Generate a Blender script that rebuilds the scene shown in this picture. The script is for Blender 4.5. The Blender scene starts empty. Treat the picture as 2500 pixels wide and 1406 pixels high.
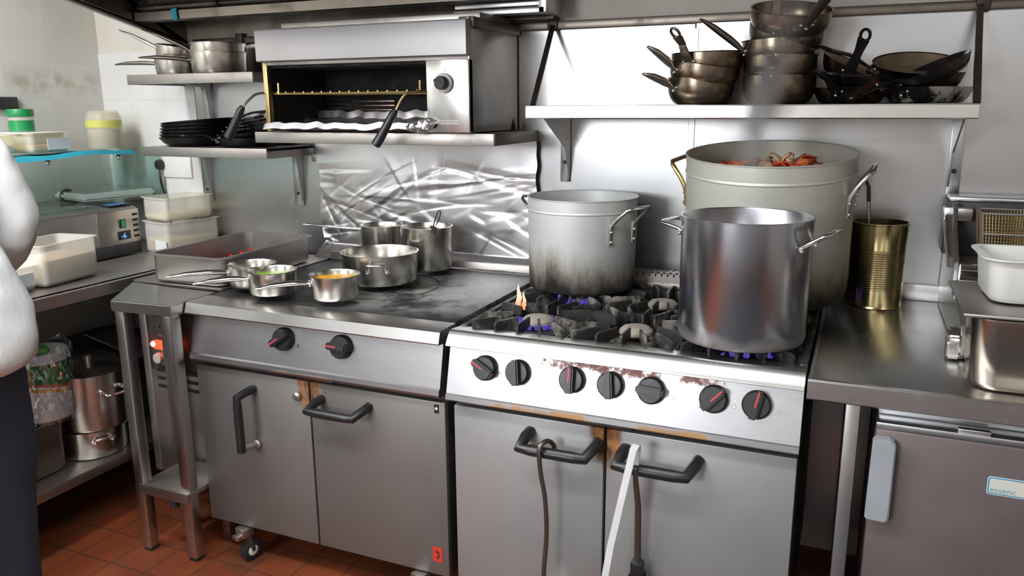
import bpy, bmesh, math, random
from mathutils import Vector, Matrix, noise, Euler
random.seed(7)
PI = math.pi
R = math.radians
S = bpy.context.scene
COL = S.collection

# ------------------------------------------------------------------ camera
cam_d = bpy.data.cameras.new('camera'); cam_d.sensor_width = 36.0; cam_d.lens = 1947.0/2500*36; cam_d.clip_start = .02
cam = bpy.data.objects.new('camera', cam_d); COL.objects.link(cam); S.camera = cam
def cam_matrix(loc, yaw, pitch, roll):
    f = Vector((-math.sin(yaw)*math.cos(pitch), math.cos(yaw)*math.cos(pitch), -math.sin(pitch)))
    r = Vector((math.cos(yaw), math.sin(yaw), 0)); u = r.cross(f)
    r2 = r*math.cos(roll)+u*math.sin(roll); u2 = -r*math.sin(roll)+u*math.cos(roll)
    return Matrix(((r2.x, u2.x, -f.x, loc[0]), (r2.y, u2.y, -f.y, loc[1]), (r2.z, u2.z, -f.z, loc[2]), (0, 0, 0, 1)))
cam.matrix_world = cam_matrix((.974, -1.790, 1.472), R(23.61), R(12.98), R(-.41))

# ------------------------------------------------------------------ view, world, assumed lamps
S.view_settings.view_transform = 'Standard'; S.view_settings.look = 'None'
S.view_settings.gamma = 1.0; S.view_settings.exposure = 0.0; S.view_settings.use_curve_mapping = False
S.cycles.use_denoising = True
S.cycles.max_bounces = 10; S.cycles.diffuse_bounces = 4; S.cycles.glossy_bounces = 5
S.cycles.transmission_bounces = 6; S.cycles.transparent_max_bounces = 12; S.cycles.volume_bounces = 1
S.cycles.caustics_reflective = False; S.cycles.caustics_refractive = False
S.cycles.sample_clamp_indirect = 4.0
W = bpy.data.worlds.new('kitchen_air'); S.world = W; W.use_nodes = True
W.node_tree.nodes['Background'].inputs[0].default_value = (.9, .95, 1, 1)
W.node_tree.nodes['Background'].inputs[1].default_value = .05
LAMPS = []      # (x, y, z, length along x, length along y, watts, colour)
LAMPS.append((-.05, -1.10, 2.50, 1.9, .22, 36, (.92, .97, 1)))  # assumed lamp, out of view, set to whiten the range's front rail
LAMPS.append((1.9, -3.60, 2.50, 1.3, .30, 28, (.92, .97, 1)))  # assumed lamp, out of view at the far right
LAMPS.append((-1.72, -.85, 2.50, .20, 1.2, 40, (.97, .98, 1)))  # unseen lamp, added to brighten the left wall and tubs
LAMPS.append((-1.20, -1.85, 2.50, .20, 1.2, 36, (.97, .98, 1)))  # unseen extra lamp, added to lighten the shade by the left corner
for i, (x, y, z, lx, ly, w, c) in enumerate(LAMPS):
    ld = bpy.data.lights.new('assumed_tube_light', 'AREA'); ld.shape = 'RECTANGLE'; ld.size = lx; ld.size_y = ly
    ld.energy = w; ld.color = c
    lo = bpy.data.objects.new('assumed_tube_light', ld); COL.objects.link(lo); lo.location = (x, y, z-.075)

# assumed light through an unseen window opposite the ranges, for the steel's highlights
wd = bpy.data.lights.new('assumed_window_light', 'AREA'); wd.shape = 'RECTANGLE'; wd.size = 1.30; wd.size_y = .85; wd.energy = 80; wd.color = (.93, .97, 1)
wo = bpy.data.objects.new('assumed_window_light', wd); COL.objects.link(wo); wo.location = (-1.22, -5.04, 1.98); wo.rotation_euler = (R(90), 0, 0)

# ------------------------------------------------------------------ helpers
class MB:
    """collects shapes and links them as one mesh object"""
    def __init__(s): s.bm = bmesh.new()
    def _xf(s, vs, M):
        if M is not None: bmesh.ops.transform(s.bm, matrix=M, verts=vs)
    def box(s, x0, x1, y0, y1, z0, z1, b=0, M=None, seg=2):
        m = Matrix.Translation(((x0+x1)/2, (y0+y1)/2, (z0+z1)/2)) @ Matrix.Diagonal((x1-x0, y1-y0, z1-z0, 1))
        t = bmesh.new(); bmesh.ops.create_cube(t, size=1, matrix=m)
        if b: bmesh.ops.bevel(t, geom=t.edges[:], offset=b, segments=seg, affect='EDGES', profile=.5)
        s._merge(t, M); return s
    def _merge(s, t, M=None):
        if M is not None: bmesh.ops.transform(t, matrix=M, verts=t.verts[:])
        d = {}
        for v in t.verts: d[v] = s.bm.verts.new(v.co)
        for f in t.faces:
            try: s.bm.faces.new([d[v] for v in f.verts])
            except ValueError: pass
        t.free()
    def prism(s, poly, axis, a0, a1, b=0, M=None):
        """poly in the two axes after `axis` in order (x->yz, y->xz, z->xy)"""
        def P(u, v, a): return {'x': (a, u, v), 'y': (u, a, v), 'z': (u, v, a)}[axis]
        t = bmesh.new()
        A = [t.verts.new(P(u, v, a0)) for u, v in poly]; B = [t.verts.new(P(u, v, a1)) for u, v in poly]
        n = len(poly); t.faces.new(A); t.faces.new(B[::-1])
        for i in range(n): t.faces.new((A[i], B[i], B[(i+1) % n], A[(i+1) % n]))
        bmesh.ops.recalc_face_normals(t, faces=t.faces[:])
        if b: bmesh.ops.bevel(t, geom=t.edges[:], offset=b, segments=2, affect='EDGES')
        s._merge(t, M); return s
    def lathe(s, prof, n=48, M=None, a0=0, a1=2*PI, close=False):
        full = abs(a1-a0-2*PI) < 1e-6; t = bmesh.new(); cols = []
        N = n if full else n+1
        for i in range(N):
            a = a0+(a1-a0)*i/n; c, si = math.cos(a), math.sin(a); cols.append([])
            for r, z in prof: cols[-1].append((r*c, r*si, z))
        vs = []
        poles = {}
        for i in range(N):
            row = []
            for j, (r, z) in enumerate(prof):
                if r < 1e-6:
                    if j not in poles: poles[j] = t.verts.new((0, 0, z))
                    row.append(poles[j])
                else: row.append(t.verts.new(cols[i][j]))
            vs.append(row)
        m = len(prof)
        for i in range(n):
            p, q = vs[i], vs[(i+1) % N]
            for j in range(m if close else m-1):
                k = (j+1) % m
                f = []
                for v in (p[j], q[j], q[k], p[k]):
                    if v not in f: f.append(v)
                if len(f) > 2:
                    try: t.faces.new(f)
                    except ValueError: pass
        s._merge(t, M); return s
    def sweep(s, path, w, h=None, n=10, caps=True, up=(0, 0, 1), closed=False, M=None, p=2.0):
        """elliptic sweep; w (across) and h (along up) may be lists"""
        path = [Vector(q) for q in path]; k = len(path)
        if h is None: h = w
        ws = w if isinstance(w, (list, tuple)) else [w]*k
        hs = h if isinstance(h, (list, tuple)) else [h]*k
        t = bmesh.new(); rings = []; up = Vector(up); prev = None
        for i in range(k):
            if closed: d = path[(i+1) % k]-path[(i-1) % k]
            else: d = path[min(i+1, k-1)]-path[max(i-1, 0)]
            d.normalize()
            if prev is None:
                side = d.cross(up)
                if side.length < 1e-3: side = d.cross(Vector((1, 0, 0)))
            else:
                side = prev-d*prev.dot(d)
            side.normalize(); prev = side; nn = side.cross(d)
            ring = []
            for j in range(n):
                a = 2*PI*j/n; c, q = math.cos(a), math.sin(a)
                c = math.copysign(abs(c)**(2/p), c); q = math.copysign(abs(q)**(2/p), q)
                ring.append(t.verts.new(path[i]+side*c*ws[i]+nn*q*hs[i]))
            rings.append(ring)
        for i in range(k if closed else k-1):
            a, b = rings[i], rings[(i+1) % k]
            for j in range(n): t.faces.new((a[j], a[(j+1) % n], b[(j+1) % n], b[j]))
        if caps and not closed: t.faces.new(rings[0][::-1]); t.faces.new(rings[-1])
        bmesh.ops.recalc_face_normals(t, faces=t.faces[:])
        s._merge(t, M); return s
    def cyl(s, p0, p1, r, r1=None, n=24, M=None):
        return s.sweep([p0, p1], [r, r if r1 is None else r1], n=n, M=M)
    def disc(s, c, r, h, n=32, b=0, M=None):
        b = min(b, h/2, r/2)
        pr = [(0, 0), (r-b, 0), (r, b), (r, h-b), (r-b, h), (0, h)] if b else [(0, 0), (r, 0), (r, h), (0, h)]
        T = Matrix.Translation(c); return s.lathe(pr, n, T if M is None else M @ T)
    def ball(s, c, r, M=None, sc=(1, 1, 1), u=14, v=8):
        t = bmesh.new(); bmesh.ops.create_uvsphere(t, u_segments=u, v_segments=v, radius=r)
        bmesh.ops.transform(t, matrix=Matrix.Translation(c) @ Matrix.Diagonal((*sc, 1)), verts=t.verts[:])
        s._merge(t, M); return s
    def grid(s, f, nu, nv, M=None):
        t = bmesh.new()
        V = [[t.verts.new(f(i/nu, j/nv)) for j in range(nv+1)] for i in range(nu+1)]
        for i in range(nu):
            for j in range(nv): t.faces.new((V[i][j], V[i+1][j], V[i+1][j+1], V[i][j+1]))
        s._merge(t, M); return s
    def build(s, name, m, parent=None, smooth=35, loc=None, rot=None, fix=True):
        if fix: bmesh.ops.recalc_face_normals(s.bm, faces=s.bm.faces[:])
        me = bpy.data.meshes.new(name); s.bm.to_mesh(me); s.bm.free()
        me.materials.append(m)
        if smooth:
            me.polygons.foreach_set('use_smooth', [True]*len(me.polygons))
            me.set_sharp_from_angle(angle=R(smooth))
        o = bpy.data.objects.new(name, me); COL.objects.link(o)
        if parent is not None: o.parent = parent
        if loc is not None: o.location = loc
        if rot is not None: o.rotation_euler = rot
        return o

def tag(o, label=None, cat=None, group=None, kind=None):
    if label: o['label'] = label
    if cat: o['category'] = cat
    if group: o['group'] = group
    if kind: o['kind'] = kind
    return o
def thing(name, label, cat, loc=(0, 0, 0), rot=(0, 0, 0), group=None, kind=None):
    o = bpy.data.objects.new(name, None); o.empty_display_size = .05; COL.objects.link(o)
    o.location = loc; o.rotation_euler = rot
    return tag(o, label, cat, group, kind)
def dup(root, loc, rot=None, label=None, group=None):
    r = root.copy(); COL.objects.link(r); r.location = loc
    if rot is not None: r.rotation_euler = rot
    if label: r['label'] = label
    if group: r['group'] = group
    for ch in list(root.children):
        c = ch.copy(); COL.objects.link(c); c.parent = r
        for g in ch.children:
            d = g.copy(); COL.objects.link(d); d.parent = c
    return r
def struct(o, label=None, cat=None):
    o['kind'] = 'structure'
    if label: o['label'] = label
    if cat: o['category'] = cat
    return o
def arc(c, r, a0, a1, n, plane='xz'):
    out = []
    for i in range(n+1):
        a = a0+(a1-a0)*i/n; u, v = r*math.cos(a), r*math.sin(a)
        out.append({'xz': (c[0]+u, c[1], c[2]+v), 'xy': (c[0]+u, c[1]+v, c[2]), 'yz': (c[0], c[1]+u, c[2]+v)}[plane])
    return out
def bez(pts, n=16):
    """smooth polyline through control points (Catmull-Rom)"""
    P = [Vector(p) for p in pts]; out = []
    for i in range(len(P)-1):
        a, b, c, d = P[max(i-1, 0)], P[i], P[i+1], P[min(i+2, len(P)-1)]
        m = max(2, n//(len(P)-1))
        for k in range(m):
            t = k/m
            out.append(.5*((2*b)+(c-a)*t+(2*a-5*b+4*c-d)*t*t+(3*b-a-3*c+d)*t**3))
    out.append(P[-1]); return out
def text(name, body, size, m, parent, loc, rot, ext=.0003, align='LEFT', sx=1):
    cu = bpy.data.curves.new(name, 'FONT'); cu.body = body; cu.size = size; cu.extrude = ext; cu.align_x = align
    cu.materials.append(m); o = bpy.data.objects.new(name, cu); COL.objects.link(o)
    dg = bpy.context.evaluated_depsgraph_get(); dg.update(); me = bpy.data.meshes.new_from_object(o.evaluated_get(dg)); me.name = name
    bpy.data.objects.remove(o); o = bpy.data.objects.new(name, me); COL.objects.link(o); me.materials.clear(); me.materials.append(m)
    o.parent = parent; o.location = loc; o.rotation_euler = rot; o.scale = (sx, 1, 1); return o

# ------------------------------------------------------------------ materials
class NT:
    def __init__(s, name):
        s.m = bpy.data.materials.new(name); s.m.use_nodes = True; s.t = s.m.node_tree
        s.n = s.t.nodes; s.b = s.n['Principled BSDF']; s._co = None
    def new(s, t, **k):
        o = s.n.new(t)
        for a, v in k.items(): setattr(o, a, v)
        return o
    def put(s, sock, v):
        if isinstance(v, bpy.types.NodeSocket): s.t.links.new(v, sock)
        elif isinstance(v, (tuple, list)) and len(v) == 3 and sock.type == 'RGBA': sock.default_value = (*v, 1)
        else: sock.default_value = v
    def co(s, scale=(1, 1, 1)):
        if s._co is None: s._co = s.new('ShaderNodeTexCoord').outputs['Object']
        if tuple(scale) == (1, 1, 1): return s._co
        mp = s.new('ShaderNodeMapping'); mp.inputs['Scale'].default_value = scale; s.put(mp.inputs['Vector'], s._co); return mp.outputs[0]
    def noise(s, scale=10, stretch=(1, 1, 1), detail=4, rough=.55, dist=0):
        o = s.new('ShaderNodeTexNoise'); s.put(o.inputs['Vector'], s.co(stretch)); o.inputs['Scale'].default_value = scale
        o.inputs['Detail'].default_value = detail; o.inputs['Roughness'].default_value = rough; o.inputs['Distortion'].default_value = dist
        return o.outputs['Fac']
    def voro(s, scale=10, stretch=(1, 1, 1), feature='F1', out='Distance'):
        o = s.new('ShaderNodeTexVoronoi', feature=feature); s.put(o.inputs['Vector'], s.co(stretch)); o.inputs['Scale'].default_value = scale
        return o.outputs[out]
    def math(s, op, a, b=0, c=0, clamp=False):
        o = s.new('ShaderNodeMath', operation=op); o.use_clamp = clamp
        s.put(o.inputs[0], a); s.put(o.inputs[1], b); s.put(o.inputs[2], c); return o.outputs[0]
    def ramp(s, f, a, b, lo=0.0, hi=1.0):
        o = s.new('ShaderNodeMapRange', interpolation_type='SMOOTHSTEP'); s.put(o.inputs['Value'], f)
        o.inputs['From Min'].default_value = a; o.inputs['From Max'].default_value = b
        o.inputs['To Min'].default_value = lo; o.inputs['To Max'].default_value = hi; return o.outputs[0]
    def mix(s, f, a, b):
        o = s.new('ShaderNodeMix', data_type='RGBA'); s.put(o.inputs[0], f); s.put(o.inputs[6], a); s.put(o.inputs[7], b); return o.outputs[2]
    def mixf(s, f, a, b):
        o = s.new('ShaderNodeMix', data_type='FLOAT'); s.put(o.inputs[0], f); s.put(o.inputs[2], a); s.put(o.inputs[3], b); return o.outputs[0]
    def xyz(s):
        o = s.new('ShaderNodeSeparateXYZ'); s.put(o.inputs[0], s.co()); return o.outputs
    def bump(s, h, strength=.2, dist=.002):
        o = s.new('ShaderNodeBump'); o.inputs['Strength'].default_value = strength; o.inputs['Distance'].default_value = dist
        s.put(o.inputs['Height'], h); s.put(s.b.inputs['Normal'], o.outputs[0])
    def set(s, **k):
        for a, v in k.items(): s.put(s.b.inputs[a.replace('_', ' ')], v)
        return s
    def box(s, x0, x1, y0, y1, soft=.02, ax=(0, 2)):
        """soft mask inside a rectangle of object coordinates"""
        q = s.xyz(); X, Y = q[ax[0]], q[ax[1]]
        a = s.math('MULTIPLY', s.ramp(X, x0-soft, x0+soft), s.ramp(X, x1-soft, x1+soft, 1, 0))
        b = s.math('MULTIPLY', s.ramp(Y, y0-soft, y0+soft), s.ramp(Y, y1-soft, y1+soft, 1, 0))
        return s.math('MULTIPLY', a, b)

def plain(name, col, rough=.5, metal=0, var=.12, scale=14, bump=0, **k):
    t = NT(name); f = t.noise(scale)
    lo = tuple(c*(1-var) for c in col); hi = tuple(min(1, c*(1+var)) for c in col)
    t.set(Base_Color=t.mix(f, lo, hi), Roughness=t.ramp(f, .25, .75, max(.02, rough*.85), min(1, rough*1.15)), Metallic=metal, **k)
    if bump: t.bump(t.noise(scale*6), bump)
    return t.m
def steel(name, col=(.60, .59, .58), rough=.3, brush=(1, 60, 60), dirt=.25, dirtcol=(.16, .14, .12), scale=5, bscale=30, bump=.02):
    t = NT(name); br = t.noise(bscale, brush, 5, .6); d = t.ramp(t.noise(scale, (1, 1, 1), 6, .62), .48, .78)
    base = t.mix(t.ramp(br, .3, .7), tuple(c*.95 for c in col), col)
    dm = t.math('MULTIPLY', d, dirt)
    t.set(Base_Color=t.mix(dm, base, dirtcol), Metallic=t.mixf(dm, 1, .55), Roughness=t.math('ADD', t.ramp(br, .3, .7, rough*.97, rough*1.03), t.math('MULTIPLY', dm, .3)))
    if bump: t.bump(br, bump, .001)
    return t.m
# ------------------------------------------------------------------ material library
M = {}
M['steel'] = steel('brushed_steel')
M['steel_bright'] = steel('bright_steel', (.74, .74, .73), .26, dirt=.10)
M['steel_dull'] = steel('greasy_steel', (.46, .43, .41), .42, dirt=.45, dirtcol=(.10, .085, .07))
M['steel_panel'] = plain('wall_sheet_steel', (.53, .535, .55), .29, .97, .035, 2.5)
M['steel_dark'] = steel('sooty_steel', (.24, .21, .18), .38, dirt=.6, dirtcol=(.03, .026, .022), scale=7)
M['pan_steel'] = steel('pan_steel', (.62, .59, .54), .24, brush=(3, 3, 40), dirt=.15, scale=9, bump=.003)
M['pan_burnt'] = steel('heat_browned_steel', (.27, .215, .16), .24, brush=(3, 3, 12), dirt=.85, dirtcol=(.022, .014, .010), scale=10)
M['chrome'] = steel('polished_steel', (.80, .80, .80), .12, dirt=.06, bump=.01)
M['brass_wire'] = steel('yellowed_wire', (.62, .46, .22), .35, dirt=.3, dirtcol=(.2, .12, .05))
M['iron'] = plain('black_iron', (.030, .028, .027), .2, .6, .3, 20, .1)
def castm():
    t = NT('scaled_cast_iron'); n = t.noise(9, (1, 1, 1), 6, .7); g = t.noise(40, (1, 1, 1), 4)
    c = t.mix(t.ramp(n, .50, .66), t.mix(g, (.022, .022, .022), (.055, .053, .05)), (.30, .275, .245))
    t.set(Base_Color=c, Metallic=.2, Roughness=.5); t.bump(g, .25, .001); return t.m
M['cast'] = castm()
M['cap'] = plain('scaled_burner_cap', (.36, .32, .27), .6, .2, .35, 30, .2)
M['black'] = plain('black_plastic', (.016, .016, .018), .34)
M['rubber'] = plain('black_rubber', (.02, .02, .02), .65)
M['void'] = plain('sooty_black', (.010, .009, .009), .8)
M['dark'] = plain('dark_painted_metal', (.05, .047, .045), .5, .2)
M['white'] = plain('white_plastic', (.80, .79, .76), .35, 0, .04)
M['cream'] = plain('cream_plastic', (.62, .56, .46), .4)
M['paper'] = plain('paper_label', (.80, .80, .82), .7, 0, .03)
M['red'] = plain('red_plastic', (.62, .045, .03), .35)
M['redline'] = plain('red_mark', (.75, .03, .06), .4)
M['green'] = plain('green_plastic', (.01, .20, .06), .35)
M['teal'] = plain('teal_cloth', (.015, .30, .40), .8, 0, .25, 18)
M['blue'] = plain('blue_print', (.04, .22, .45), .4)
def emis(name, col, st):
    t = NT(name); t.set(Base_Color=(.01, .01, .01), Roughness=.3, Emission_Color=(*col, 1)); t.b.inputs['Emission Strength'].default_value = st; return t.m
M['tube'] = emis('lit_diffuser', (1, .98, .95), 6)
M['neon'] = emis('lit_red_neon', (1, .05, .02), 3.0)
M['neon_core'] = emis('neon_core', (1, .55, .42), 9)
M['led'] = emis('blue_digits', (.05, .25, 1), 3)
M['greenlamp'] = emis('green_switch_lamp', (.02, .35, .10), .6)
M['bluelabel'] = emis('backlit_blue_badge', (.06, .28, .75), .45)

def glass(name, col, rough=.02, base=.035):
    t = NT(name); g = t.new('ShaderNodeBsdfGlossy'); g.inputs['Roughness'].default_value = rough; g.inputs['Color'].default_value = (.9, .95, .93, 1)
    tr = t.new('ShaderNodeBsdfTransparent'); tr.inputs['Color'].default_value = (*col, 1)
    lw = t.new('ShaderNodeLayerWeight'); lw.inputs['Blend'].default_value = .5; fz = t.math('ADD', t.math('MULTIPLY', t.math('POWER', lw.outputs['Facing'], 4.0), .6), base)
    ms = t.new('ShaderNodeMixShader'); t.put(ms.inputs[0], fz); t.put(ms.inputs[1], tr.outputs[0]); t.put(ms.inputs[2], g.outputs[0])
    t.put(t.n['Material Output'].inputs['Surface'], ms.outputs[0]); return t.m
M['glass'] = glass('green_tinted_glass', (.90, .96, .945))
M['clear'] = glass('clear_plastic', (.90, .90, .86), .08, .06)
M['film'] = glass('plastic_film', (.86, .86, .88), .10, .22)
def tubmat(name, col, clear):
    t = NT(name); t.set(Base_Color=col, Roughness=.35); tr = t.new('ShaderNodeBsdfTransparent'); tr.inputs['Color'].default_value = (*[min(1, c*1.1) for c in col], 1)
    ms = t.new('ShaderNodeMixShader'); ms.inputs[0].default_value = clear; t.put(ms.inputs[1], t.b.outputs[0]); t.put(ms.inputs[2], tr.outputs[0])
    t.put(t.n['Material Output'].inputs['Surface'], ms.outputs[0]); return t.m
M['tub'] = tubmat('milky_tub_plastic', (.88, .87, .84), .68)
M['tub_clear'] = tubmat('clear_tub_plastic', (.86, .84, .76), .70)

def wallpaint(name, col, stain):
    t = NT(name); f = t.noise(2.2, (1, 1, 1), 6, .6); g = t.ramp(f, .50, .80)
    c = t.mix(t.math('MULTIPLY', g, .5), col, stain)
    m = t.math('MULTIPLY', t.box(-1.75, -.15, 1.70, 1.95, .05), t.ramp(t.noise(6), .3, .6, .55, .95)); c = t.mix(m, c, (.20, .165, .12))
    t.set(Base_Color=c, Roughness=.55); t.bump(t.noise(40), .08); return t.m
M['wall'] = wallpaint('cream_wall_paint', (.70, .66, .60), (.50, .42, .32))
def tiles(name, col, grout, w, h, mortar, ax, stain, rough=.22, patch=0):
    t = NT(name); q = t.xyz(); cmb = t.new('ShaderNodeCombineXYZ'); t.put(cmb.inputs[0], q[ax[0]]); t.put(cmb.inputs[1], q[ax[1]])
    b = t.new('ShaderNodeTexBrick'); b.offset = 0.0; b.squash = 1.0; t.put(b.inputs['Vector'], cmb.outputs[0])
    b.inputs['Scale'].default_value = 1; b.inputs['Mortar Size'].default_value = mortar; b.inputs['Mortar Smooth'].default_value = .3
    b.inputs['Brick Width'].default_value = w; b.inputs['Row Height'].default_value = h; b.inputs['Bias'].default_value = 0
    b.inputs['Color1'].default_value = (*col, 1); b.inputs['Color2'].default_value = (*[c*.9 for c in col], 1); b.inputs['Mortar'].default_value = (*grout, 1)
    g = t.ramp(t.noise(3.0, (1, 1, 1), 6, .65), .45, .75)
    c = t.mix(t.math('MULTIPLY', g, stain[3]), b.outputs['Color'], stain[:3])
    if patch:   # the old brown mark on the tiles by the corner
        m = t.math('MULTIPLY', t.box(.42, .82, 1.545, 1.60, .05, (1, 2)), t.ramp(t.noise(14, (1, 1, 1), 6, .7), .40, .65))
        c = t.mix(t.math('MULTIPLY', m, .75), c, (.34, .26, .13))
        m2 = t.math('MULTIPLY', t.box(.60, .90, 1.45, 2.1, .1, (1, 2)), .22); c = t.mix(m2, c, (.52, .46, .36))
    t.set(Base_Color=c, Roughness=rough); t.bump(b.outputs['Fac'], .25, .002); t.n['Bump'].invert = True; return t.m
M['walltile'] = tiles('white_wall_tiles', (.80, .78, .73), (.74, .72, .66), .20, .15, .0022, (1, 2), (.56, .50, .40, .35), .3, 1)
M['walltile_b'] = tiles('white_wall_tiles_end', (.80, .80, .79), (.70, .69, .66), .20, .15, .0022, (0, 2), (.56, .50, .42, .25))
M['quarry'] = tiles('red_quarry_tiles', (.25, .060, .023), (.12, .042, .024), .15, .15, .004, (0, 1), (.075, .042, .025, .9), .38)

# metals with their own burns and rust
def range_panel():
    t = NT('range_panel_steel'); br = t.noise(14, (1, 60, 60), 5, .6); q = t.xyz()
    base = t.mix(t.ramp(br, .3, .7), (.44, .44, .46), (.50, .50, .52))
    n = t.noise(48, (1, 1, 1), 7, .75); n2 = t.noise(9, (1, 1, .25), 6, .65)
    top = t.math('MULTIPLY', t.ramp(q[2], .785, .832), t.math('ADD', t.box(.22, .62, .7, .9, .10), t.math('MULTIPLY', t.box(.62, .75, .8, .9, .03), .8), clamp=True))
    m1 = t.math('MULTIPLY', t.ramp(t.math('ADD', t.math('MULTIPLY', top, .75), t.math('MULTIPLY', n, 1.1)), 1.08, 1.3), .85)
    low = t.math('MULTIPLY', t.ramp(q[2], .742, .700), t.math('ADD', t.box(.10, .42, .6, .8, .05), t.box(.50, .72, .6, .8, .05), clamp=True))
    m2 = t.math('MULTIPLY', t.ramp(t.math('ADD', low, t.math('MULTIPLY', n2, 1.0)), 1.12, 1.5), .9)
    drip = t.math('MULTIPLY', t.box(.19, .36, .70, .80, .02), t.ramp(t.noise(16, (1, 1, .06), 3), .56, .68))
    c = t.mix(m1, base, t.mix(n, (.20, .04, .03), (.42, .16, .12)))
    c = t.mix(t.math('MULTIPLY', drip, .35), c, (.62, .42, .18)); c = t.mix(m2, c, t.mix(n2, (.16, .06, .015), (.62, .33, .10)))
    mm = t.math('MAXIMUM', m1, m2); t.set(Base_Color=c, Metallic=t.mixf(mm, 1, .15), Roughness=t.mixf(mm, .36, .6)); t.bump(br, .03, .001); return t.m
M['range_panel'] = range_panel()
def door_steel(name, col, rx, rz, amount, rough=.36, side=1):
    """brushed door; rust creeping from the meeting edge at x=rx near the top rz"""
    t = NT(name); br = t.noise(12, (40, 40, 1), 5, .6); q = t.xyz(); d = t.ramp(t.noise(4, (1, 1, 1), 6, .62), .45, .8)
    base = t.mix(t.ramp(br, .3, .7), tuple(c*.96 for c in col), col); base = t.mix(t.math('MULTIPLY', d, .22), base, tuple(c*.6 for c in col))
    dx = t.math('ABSOLUTE', t.math('SUBTRACT', q[0], rx)); near = t.math('MULTIPLY', t.ramp(dx, .10, .0), t.ramp(q[2], rz-.22, rz-.02))
    n = t.noise(48, (1, 1, .35), 6, .75); m = t.math('MULTIPLY', t.ramp(t.math('ADD', near, t.math('MULTIPLY', n, .8)), .85, 1.2), amount)
    c = t.mix(m, base, t.mix(t.ramp(n, .35, .65), (.02, .010, .006), (.36, .15, .045)))
    t.set(Base_Color=c, Metallic=t.mixf(m, .62, .2), Roughness=t.mixf(m, rough, .65)); t.bump(br, .02, .001); return t.m
M['door_left'] = door_steel('solid_range_door_steel', (.235, .225, .215), .435, .67, .9, .44)
M['door_right'] = door_steel('gas_range_door_steel', (.42, .425, .43), .434, .67, 1.0, .44)
def lip_panel():
    t = NT('solid_range_panel_steel'); br = t.noise(14, (1, 60, 60), 5, .6); q = t.xyz(); n = t.noise(26, (1, 1, 1), 6, .7)
    base = t.mix(t.ramp(br, .3, .7), (.36, .355, .365), (.42, .41, .42))
    low = t.math('MULTIPLY', t.ramp(q[2], .722, .690), t.box(.30, .56, .6, .8, .06))
    top = t.math('MULTIPLY', t.ramp(q[2], .815, .842), t.box(.38, .56, .7, .9, .05))
    m = t.math('MULTIPLY', t.ramp(t.math('ADD', t.math('MAXIMUM', low, top), t.math('MULTIPLY', n, .7)), 1.0, 1.3), .9)
    t.set(Base_Color=t.mix(m, base, t.mix(n, (.10, .03, .02), (.30, .12, .06))), Metallic=t.mixf(m, 1, .2), Roughness=t.mixf(m, .38, .6)); t.bump(br, .03, .001); return t.m
M['lip_panel'] = lip_panel()
def hotplate():
    t = NT('worn_hotplate_iron'); n = t.noise(6, (1, 1, 1), 8, .68); g = t.noise(28, (1, 1, 1), 6, .7); q = t.xyz()
    worn = t.math('MULTIPLY', t.box(.44, .90, .18, .72, .12, (0, 1)), t.ramp(n, .40, .58))
    c = t.mix(g, (.018, .018, .018), (.055, .054, .052)); c = t.mix(t.math('MULTIPLY', worn, .9), c, t.mix(g, (.30, .30, .29), (.58, .58, .56)))
    t.set(Base_Color=c, Metallic=.3, Roughness=t.ramp(n, .3, .7, .30, .55)); t.bump(g, .15, .001); return t.m
M['hotplate'] = hotplate()
def burnt_pot(name, col, soot, z0, z1, rough=.34, metal=1.0, streak=.25, amount=1.0, brown=(.16, .11, .06)):
    """spun metal with fire soot rising in tongues from the base to about z1"""
    t = NT(name); q = t.xyz(); br = t.noise(10, (3, 3, 50), 5, .6); n = t.noise(7, (1, 1, .35), 7, .68); n2 = t.noise(3, (1, 1, .2), 5, .6)
    base = t.mix(t.ramp(br, .3, .7), tuple(c*.92 for c in col), col)
    base = t.mix(t.math('MULTIPLY', t.ramp(n2, .45, .75), streak), base, tuple(c*.45 for c in col))
    h = t.math('ADD', q[2], t.math('MULTIPLY', t.math('SUBTRACT', n, .5), (z1-z0)*1.6))
    m1 = t.math('MULTIPLY', t.ramp(h, z1, z0+.3*(z1-z0)), amount); m2 = t.math('MULTIPLY', t.ramp(h, z0+.55*(z1-z0), z0), amount)
    c = t.mix(t.math('MULTIPLY', m1, .75), base, brown); c = t.mix(m2, c, soot)
    t.set(Base_Color=c, Metallic=t.mixf(t.math('MAXIMUM', m2, t.math('MULTIPLY', m1, .6)), metal, .1), Roughness=t.mixf(m1, rough, .6)); t.bump(br, .03, .001); return t.m
M['alu'] = burnt_pot('dull_aluminium', (.74, .76, .745), (.012, .011, .010), .0, .165, .5, .45)
M['alu_big'] = burnt_pot('old_aluminium', (.66, .655, .59), (.012, .010, .008), .03, .21, .5, .5, streak=.15, brown=(.20, .14, .06))
M['stockpot'] = burnt_pot('blued_steel_pot', (.50, .51, .56), (.03, .027, .025), -.02, .045, .24, streak=.55, amount=.8)
M['tin'] = burnt_pot('lacquered_tin', (.58, .47, .24), (.03, .02, .012), .02, .05, .2, amount=0)
def fry_steel():
    t = NT('crusted_pan_iron'); n = t.noise(11, (1, 1, 1), 7, .7); g = t.noise(5, (1, 1, 1), 4)
    c = t.mix(t.ramp(n, .48, .66), (.010, .009, .008), t.mix(g, (.05, .022, .012), (.20, .085, .04)))
    t.set(Base_Color=c, Metallic=.7, Roughness=t.ramp(n, .3, .7, .28, .5)); t.bump(n, .2, .002); return t.m
M['fry'] = fry_steel()
def fry_pale():
    t = NT('scraped_pan_metal'); n = t.noise(13, (1, 1, .4), 7, .7); q = t.xyz()
    c = t.mix(t.ramp(n, .46, .56), (.02, .018, .017), (.62, .60, .55))
    t.set(Base_Color=c, Metallic=.7, Roughness=.45); return t.m
M['fry_pale'] = fry_pale()
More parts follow.
